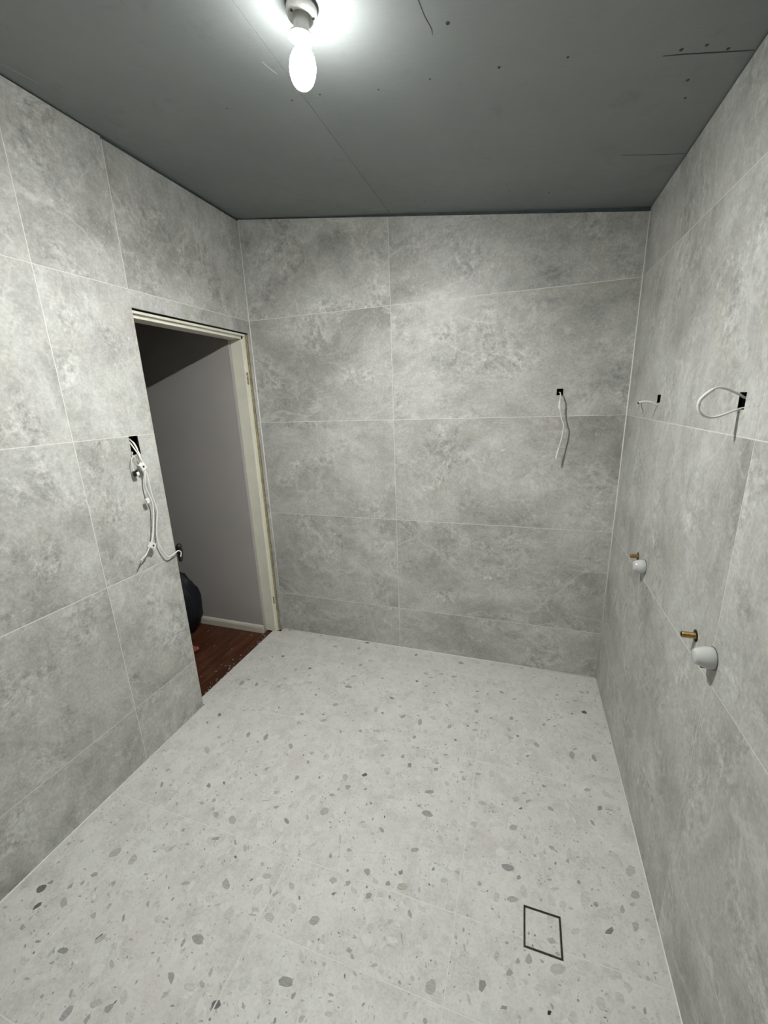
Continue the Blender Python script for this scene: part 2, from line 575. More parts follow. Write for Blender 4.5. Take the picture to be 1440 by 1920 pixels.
# --- back wall
TOPB = lambda x: 2.6225 + (2.3435 - 2.6225) * x / W      # sloping cut of the top tiles
HB = (1.757, 1.5925, 1.787, 1.6235)
wb = wall('wall_back', [(-0.01, -0.01), (W + 0.01, -0.01), (W + 0.01, ceil_z(W) + 0.02), (-0.01, ceil_z(0) + 0.02)],
          [rect(*HB)], B3)
add_grout(B3, [(0, 0), (W, 0), (W, TOPB(W) - 0.001), (0, TOPB(0) - 0.001)], [rect(*HB)], wb)
XJ = 0.8963
cols = [(0.0015, XJ), (XJ, W - 0.0015)]
zb = [0.0015] + ROWS
for ci, (x0, x1) in enumerate(cols):
    for ri in range(5):
        z0 = zb[ri]
        a0 = x0 + (J / 2 if ci == 1 else 0.001)
        a1 = x1 - (J / 2 if ci == 0 else 0.001)
        b0 = z0 + (J / 2 if ri else 0.001)
        if ri < 4:
            hl = [rect(*HB)] if (ci == 1 and ri == 3) else []
            add_tile(B3, rect(a0, b0, a1, zb[ri + 1] - J / 2), hl, wb)
        else:
            add_tile(B3, [(a0, b0), (a1, b0), (a1, TOPB(a1)), (a0, TOPB(a0))], [], wb)
cavity(B3, *HB, wb)

# --- right wall
HRA = (-0.505, 1.548, -0.464, 1.583)
HRB = (-1.140, 1.549, -1.107, 1.588)
PIPES = [(-0.491, 0.944), (-1.110, 0.951)]
CAPS = [(-0.594, 0.940), (-1.222, 0.956)]
rh = [rect(*HRA), rect(*HRB)] + [circle(y, z, 0.017) for y, z in PIPES]
zr_top = ceil_z(W) - 0.006
wr = wall('wall_right', [(NEAR, -0.01), (0.01, -0.01), (0.01, ceil_z(W) + 0.02), (NEAR, ceil_z(W) + 0.02)], rh, R3)
YR = [0.0, -1.2132, -2.4132, NEAR]
add_grout(R3, [(NEAR, 0), (0, 0), (0, zr_top - 0.001), (NEAR, zr_top - 0.001)], rh, wr)
for ci in range(3):
    y1, y0 = YR[ci], YR[ci + 1]
    a1 = y1 - (J / 2 if ci else 0.0025)
    a0 = y0 + J / 2
    for ri in range(5):
        b0 = zb[ri] + (J / 2 if ri else 0.001)
        b1 = zb[ri + 1] - J / 2 if ri < 4 else zr_top
        hl = []
        if ri == 3 and ci == 0: hl = [rect(*HRA), rect(*HRB)]
        if ri == 2 and ci == 0: hl = [circle(y, z, 0.017) for y, z in PIPES]
        add_tile(R3, rect(a0, b0, a1, b1), hl, wr)
cavity(R3, *HRA, wr); cavity(R3, *HRB, wr)
for y, z in PIPES: cavity(R3, y - 0.018, z - 0.018, y + 0.018, z + 0.018, wr)

# --- left wall with the doorway
HL = (-0.962, 1.409, -0.917, 1.4882)
ztl = ceil_z(0) - 0.008
wl_out = [(NEAR, -0.01), (DY0 - 0.002, -0.01), (DY0 - 0.002, DZ + 0.002), (DY1 + 0.002, DZ + 0.002), (DY1 + 0.002, -0.01), (0.01, -0.01),
          (0.01, ceil_z(0) + 0.02), (NEAR, ceil_z(0) + 0.02)]
wl = wall('wall_left', wl_out, [rect(*HL)], L3, 0.10)
add_grout(L3, [(NEAR, 0), (DY0 - 0.001, 0), (DY0 - 0.001, DZ + 0.001), (DY1 + 0.001, DZ + 0.001), (DY1 + 0.001, 0), (0, 0), (0, ztl - 0.008), (NEAR, ztl - 0.008)], [rect(*HL)], wl)
YL = [DY0, -1.1968, -2.3968, NEAR]
for ci in range(3):
    y1, y0 = YL[ci], YL[ci + 1]
    a1 = y1 - (J / 2 if ci else 0.0)
    a0 = y0 + J / 2
    for ri in range(5):
        b0 = zb[ri] + (J / 2 if ri else 0.001)
        b1 = zb[ri + 1] - J / 2 if ri < 4 else ztl + 0.0035
        if ri == 2 and ci == 0:
            # the cable slot is cut into the tile's top edge
            add_tile(L3, [(a0, b0), (a1, b0), (a1, b1), (HL[2], b1), (HL[2], HL[1]), (HL[0], HL[1]), (HL[0], b1), (a0, b1)], [], wl)
        elif ri == 4 and ci == 0:
            add_tile(L3, [(a0, b0), (a1 - 0.001, b0), (a1 - 0.001, b1 - 0.001), (a0, b1)], [], wl)
        else:
            add_tile(L3, rect(a0, b0, a1, b1), [], wl)
add_tile(L3, [(DY0 + J / 2 + 0.0005, ROWS[3] + J / 2), (-0.003, ROWS[3] + J / 2), (-0.003, ztl - 0.004), (DY0 + J / 2 + 0.0005, ztl - 0.003)], [], wl)
add_tile(L3, rect(DY0 + J / 2 + 0.0005, DZ, -0.003, ROWS[3] - J / 2), [], wl)
zs = [0.0025] + ROWS[:3] + [DZ]
for k in range(4):
    add_tile(L3, rect(DY1, zs[k] + J / 2, -0.003, zs[k + 1] - J / 2), [], wl)
cavity(L3, *HL, wl, 0.07)
# cream cut edge of the tiles at the left side of the doorway
o = box('tile_edge', (-WT, DY0 - 0.0013, 0.002), (0.0007, DY0 + 0.0010, DZ - 0.001), M_EDGE); reparent(o, wl)

# --- near wall (behind the camera)
wn = wall('wall_front', [(-0.01, -0.01), (W + 0.01, -0.01), (W + 0.01, ceil_z(W) + 0.02), (-0.01, ceil_z(0) + 0.02)], [], N3)
add_grout(N3, [(0, 0), (W, 0), (W, ceil_z(W) - 0.02), (0, ceil_z(0) - 0.02)], [], wn)
for ci, (x0, x1) in enumerate(((0.003, 0.88), (0.88, W - 0.003))):
    for ri in range(5):
        b0 = zb[ri] + J / 2
        if ri < 4: q = rect(x0 + J / 2, b0, x1 - J / 2, zb[ri + 1] - J / 2)
        else: q = [(x0 + J / 2, b0), (x1 - J / 2, b0), (x1 - J / 2, ceil_z(x1) - 0.02), (x0 + J / 2, ceil_z(x0) - 0.02)]
        add_tile(N3, q, [], wn)

# --- silicone beads in the corners
def bead(name, pts, r, parent):
    o = tube(name, pts, r, M_BEAD, None, seg=8, sub=1)
    reparent(o, parent)
    return o


bead('corner_bead', [(0.0006, -0.0006, 0.001), (0.0006, -0.0006, 2.618)], 0.0026, wb)
bead('corner_bead', [(W - 0.0006, -0.0006, 0.001), (W - 0.0006, -0.0006, 2.343)], 0.0032, wb)
bead('base_bead', [(0.0, -0.0006, 0.0006), (W, -0.0006, 0.0006)], 0.0028, wb)
bead('base_bead', [(W - 0.0006, 0, 0.0006), (W - 0.0006, NEAR + 0.01, 0.0006)], 0.0028, wr)
bead('base_bead', [(0.0006, DY0, 0.0006), (0.0006, NEAR + 0.01, 0.0006)], 0.0028, wl)

# ------------------------------------------------------------------ setting: floor of terrazzo tiles
fl = prism('floor', [(-0.058, DY0 + 0.012), (-0.058, DY1 - 0.02), (0.008, DY1 - 0.02), (0.008, -0.001), (W - 0.001, -0.001), (W - 0.001, NEAR + 0.001), (0.001, NEAR + 0.001), (0.001, DY0 + 0.012)],
           [rect(1.685, -1.391, 1.796, -1.281)], F3, 0.05, M_GROUT, w0=-0.0005, center=(0, 0))
tag(fl, kind='structure')
FY = [0.0, -0.163, -0.763, -1.3685, -1.9685, -2.5685, NEAR]
FX = [0.0, 0.2700, 0.8757, 1.4776, W]
DR = (1.684, -1.392, 1.797, -1.280)      # drain cut-out
OD = (1.684, 1.797, -1.392, -1.280)


def ftile(outer, holes=()):
    return prism('tile', outer, list(holes), F3, 0.009, M_FLOOR, None, cham=0.0006)


floor_tiles = []   # (object, (x0,y0,x1,y1))


def put_floor(outer, bb):
    o = ftile(outer)
    reparent(o, fl)
    floor_tiles.append((o, bb))


h = J / 2
for ri in range(6):
    y1, y0 = FY[ri], FY[ri + 1]
    cuts = [(0.0, 0.2700), (0.2700, 0.8757), (0.8757, 1.4776), (1.4776, W)]
    if ri == 0: cuts = [(0.0, 1.4776), (1.4776, W)]
    if ri == 1: cuts = [(0.0, 0.2700), (0.2700, 1.4776), (1.4776, W)]
    for (x0, x1) in cuts:
        a0 = x0 + (h if x0 > 0 else 0.0015); a1 = x1 - (h if x1 < W else 0.0015)
        b0 = y0 + h; b1 = y1 - (h if ri else 0.0015)
        if ri == 0 and x0 == 0:
            q = [(-0.056, b0), (a1, b0), (a1, b1), (a0, b1), (a0, -0.040), (-0.056, -0.040)]
            put_floor(q, (-0.056, b0, a1, b1))
        elif ri == 1 and x0 == 0:
            put_floor(rect(-0.056, b0, a1, b1), (-0.056, b0, a1, b1))
        elif ri == 2 and x0 == 0:
            q = [(a0, b0), (a1, b0), (a1, b1), (-0.056, b1), (-0.056, DY0 + 0.014), (a0, DY0 + 0.014)]
            put_floor(q, (a0, b0, a1, b1))
        elif ri == 2 and x1 == W:
            q = [(a0, b0), (DR[0], b0), (DR[0], DR[3]), (DR[2], DR[3]), (DR[2], b0), (a1, b0), (a1, b1), (a0, b1)]
            put_floor(q, (a0, b0, a1, b1))
        elif ri == 3 and x0 > 0.8:
            yc = -1.5885
            if x1 == W:
                q = [(a0, yc + h), (a1, yc + h), (a1, b1), (DR[2], b1), (DR[2], DR[1]), (DR[0], DR[1]), (DR[0], b1), (a0, b1)]
            else:
                q = rect(a0, yc + h, a1, b1)
            put_floor(q, (a0, yc + h, a1, b1))
            put_floor(rect(a0, b0, a1, yc - h), (a0, b0, a1, yc - h))
        else:
            put_floor(rect(a0, b0, a1, b1), (a0, b0, a1, b1))

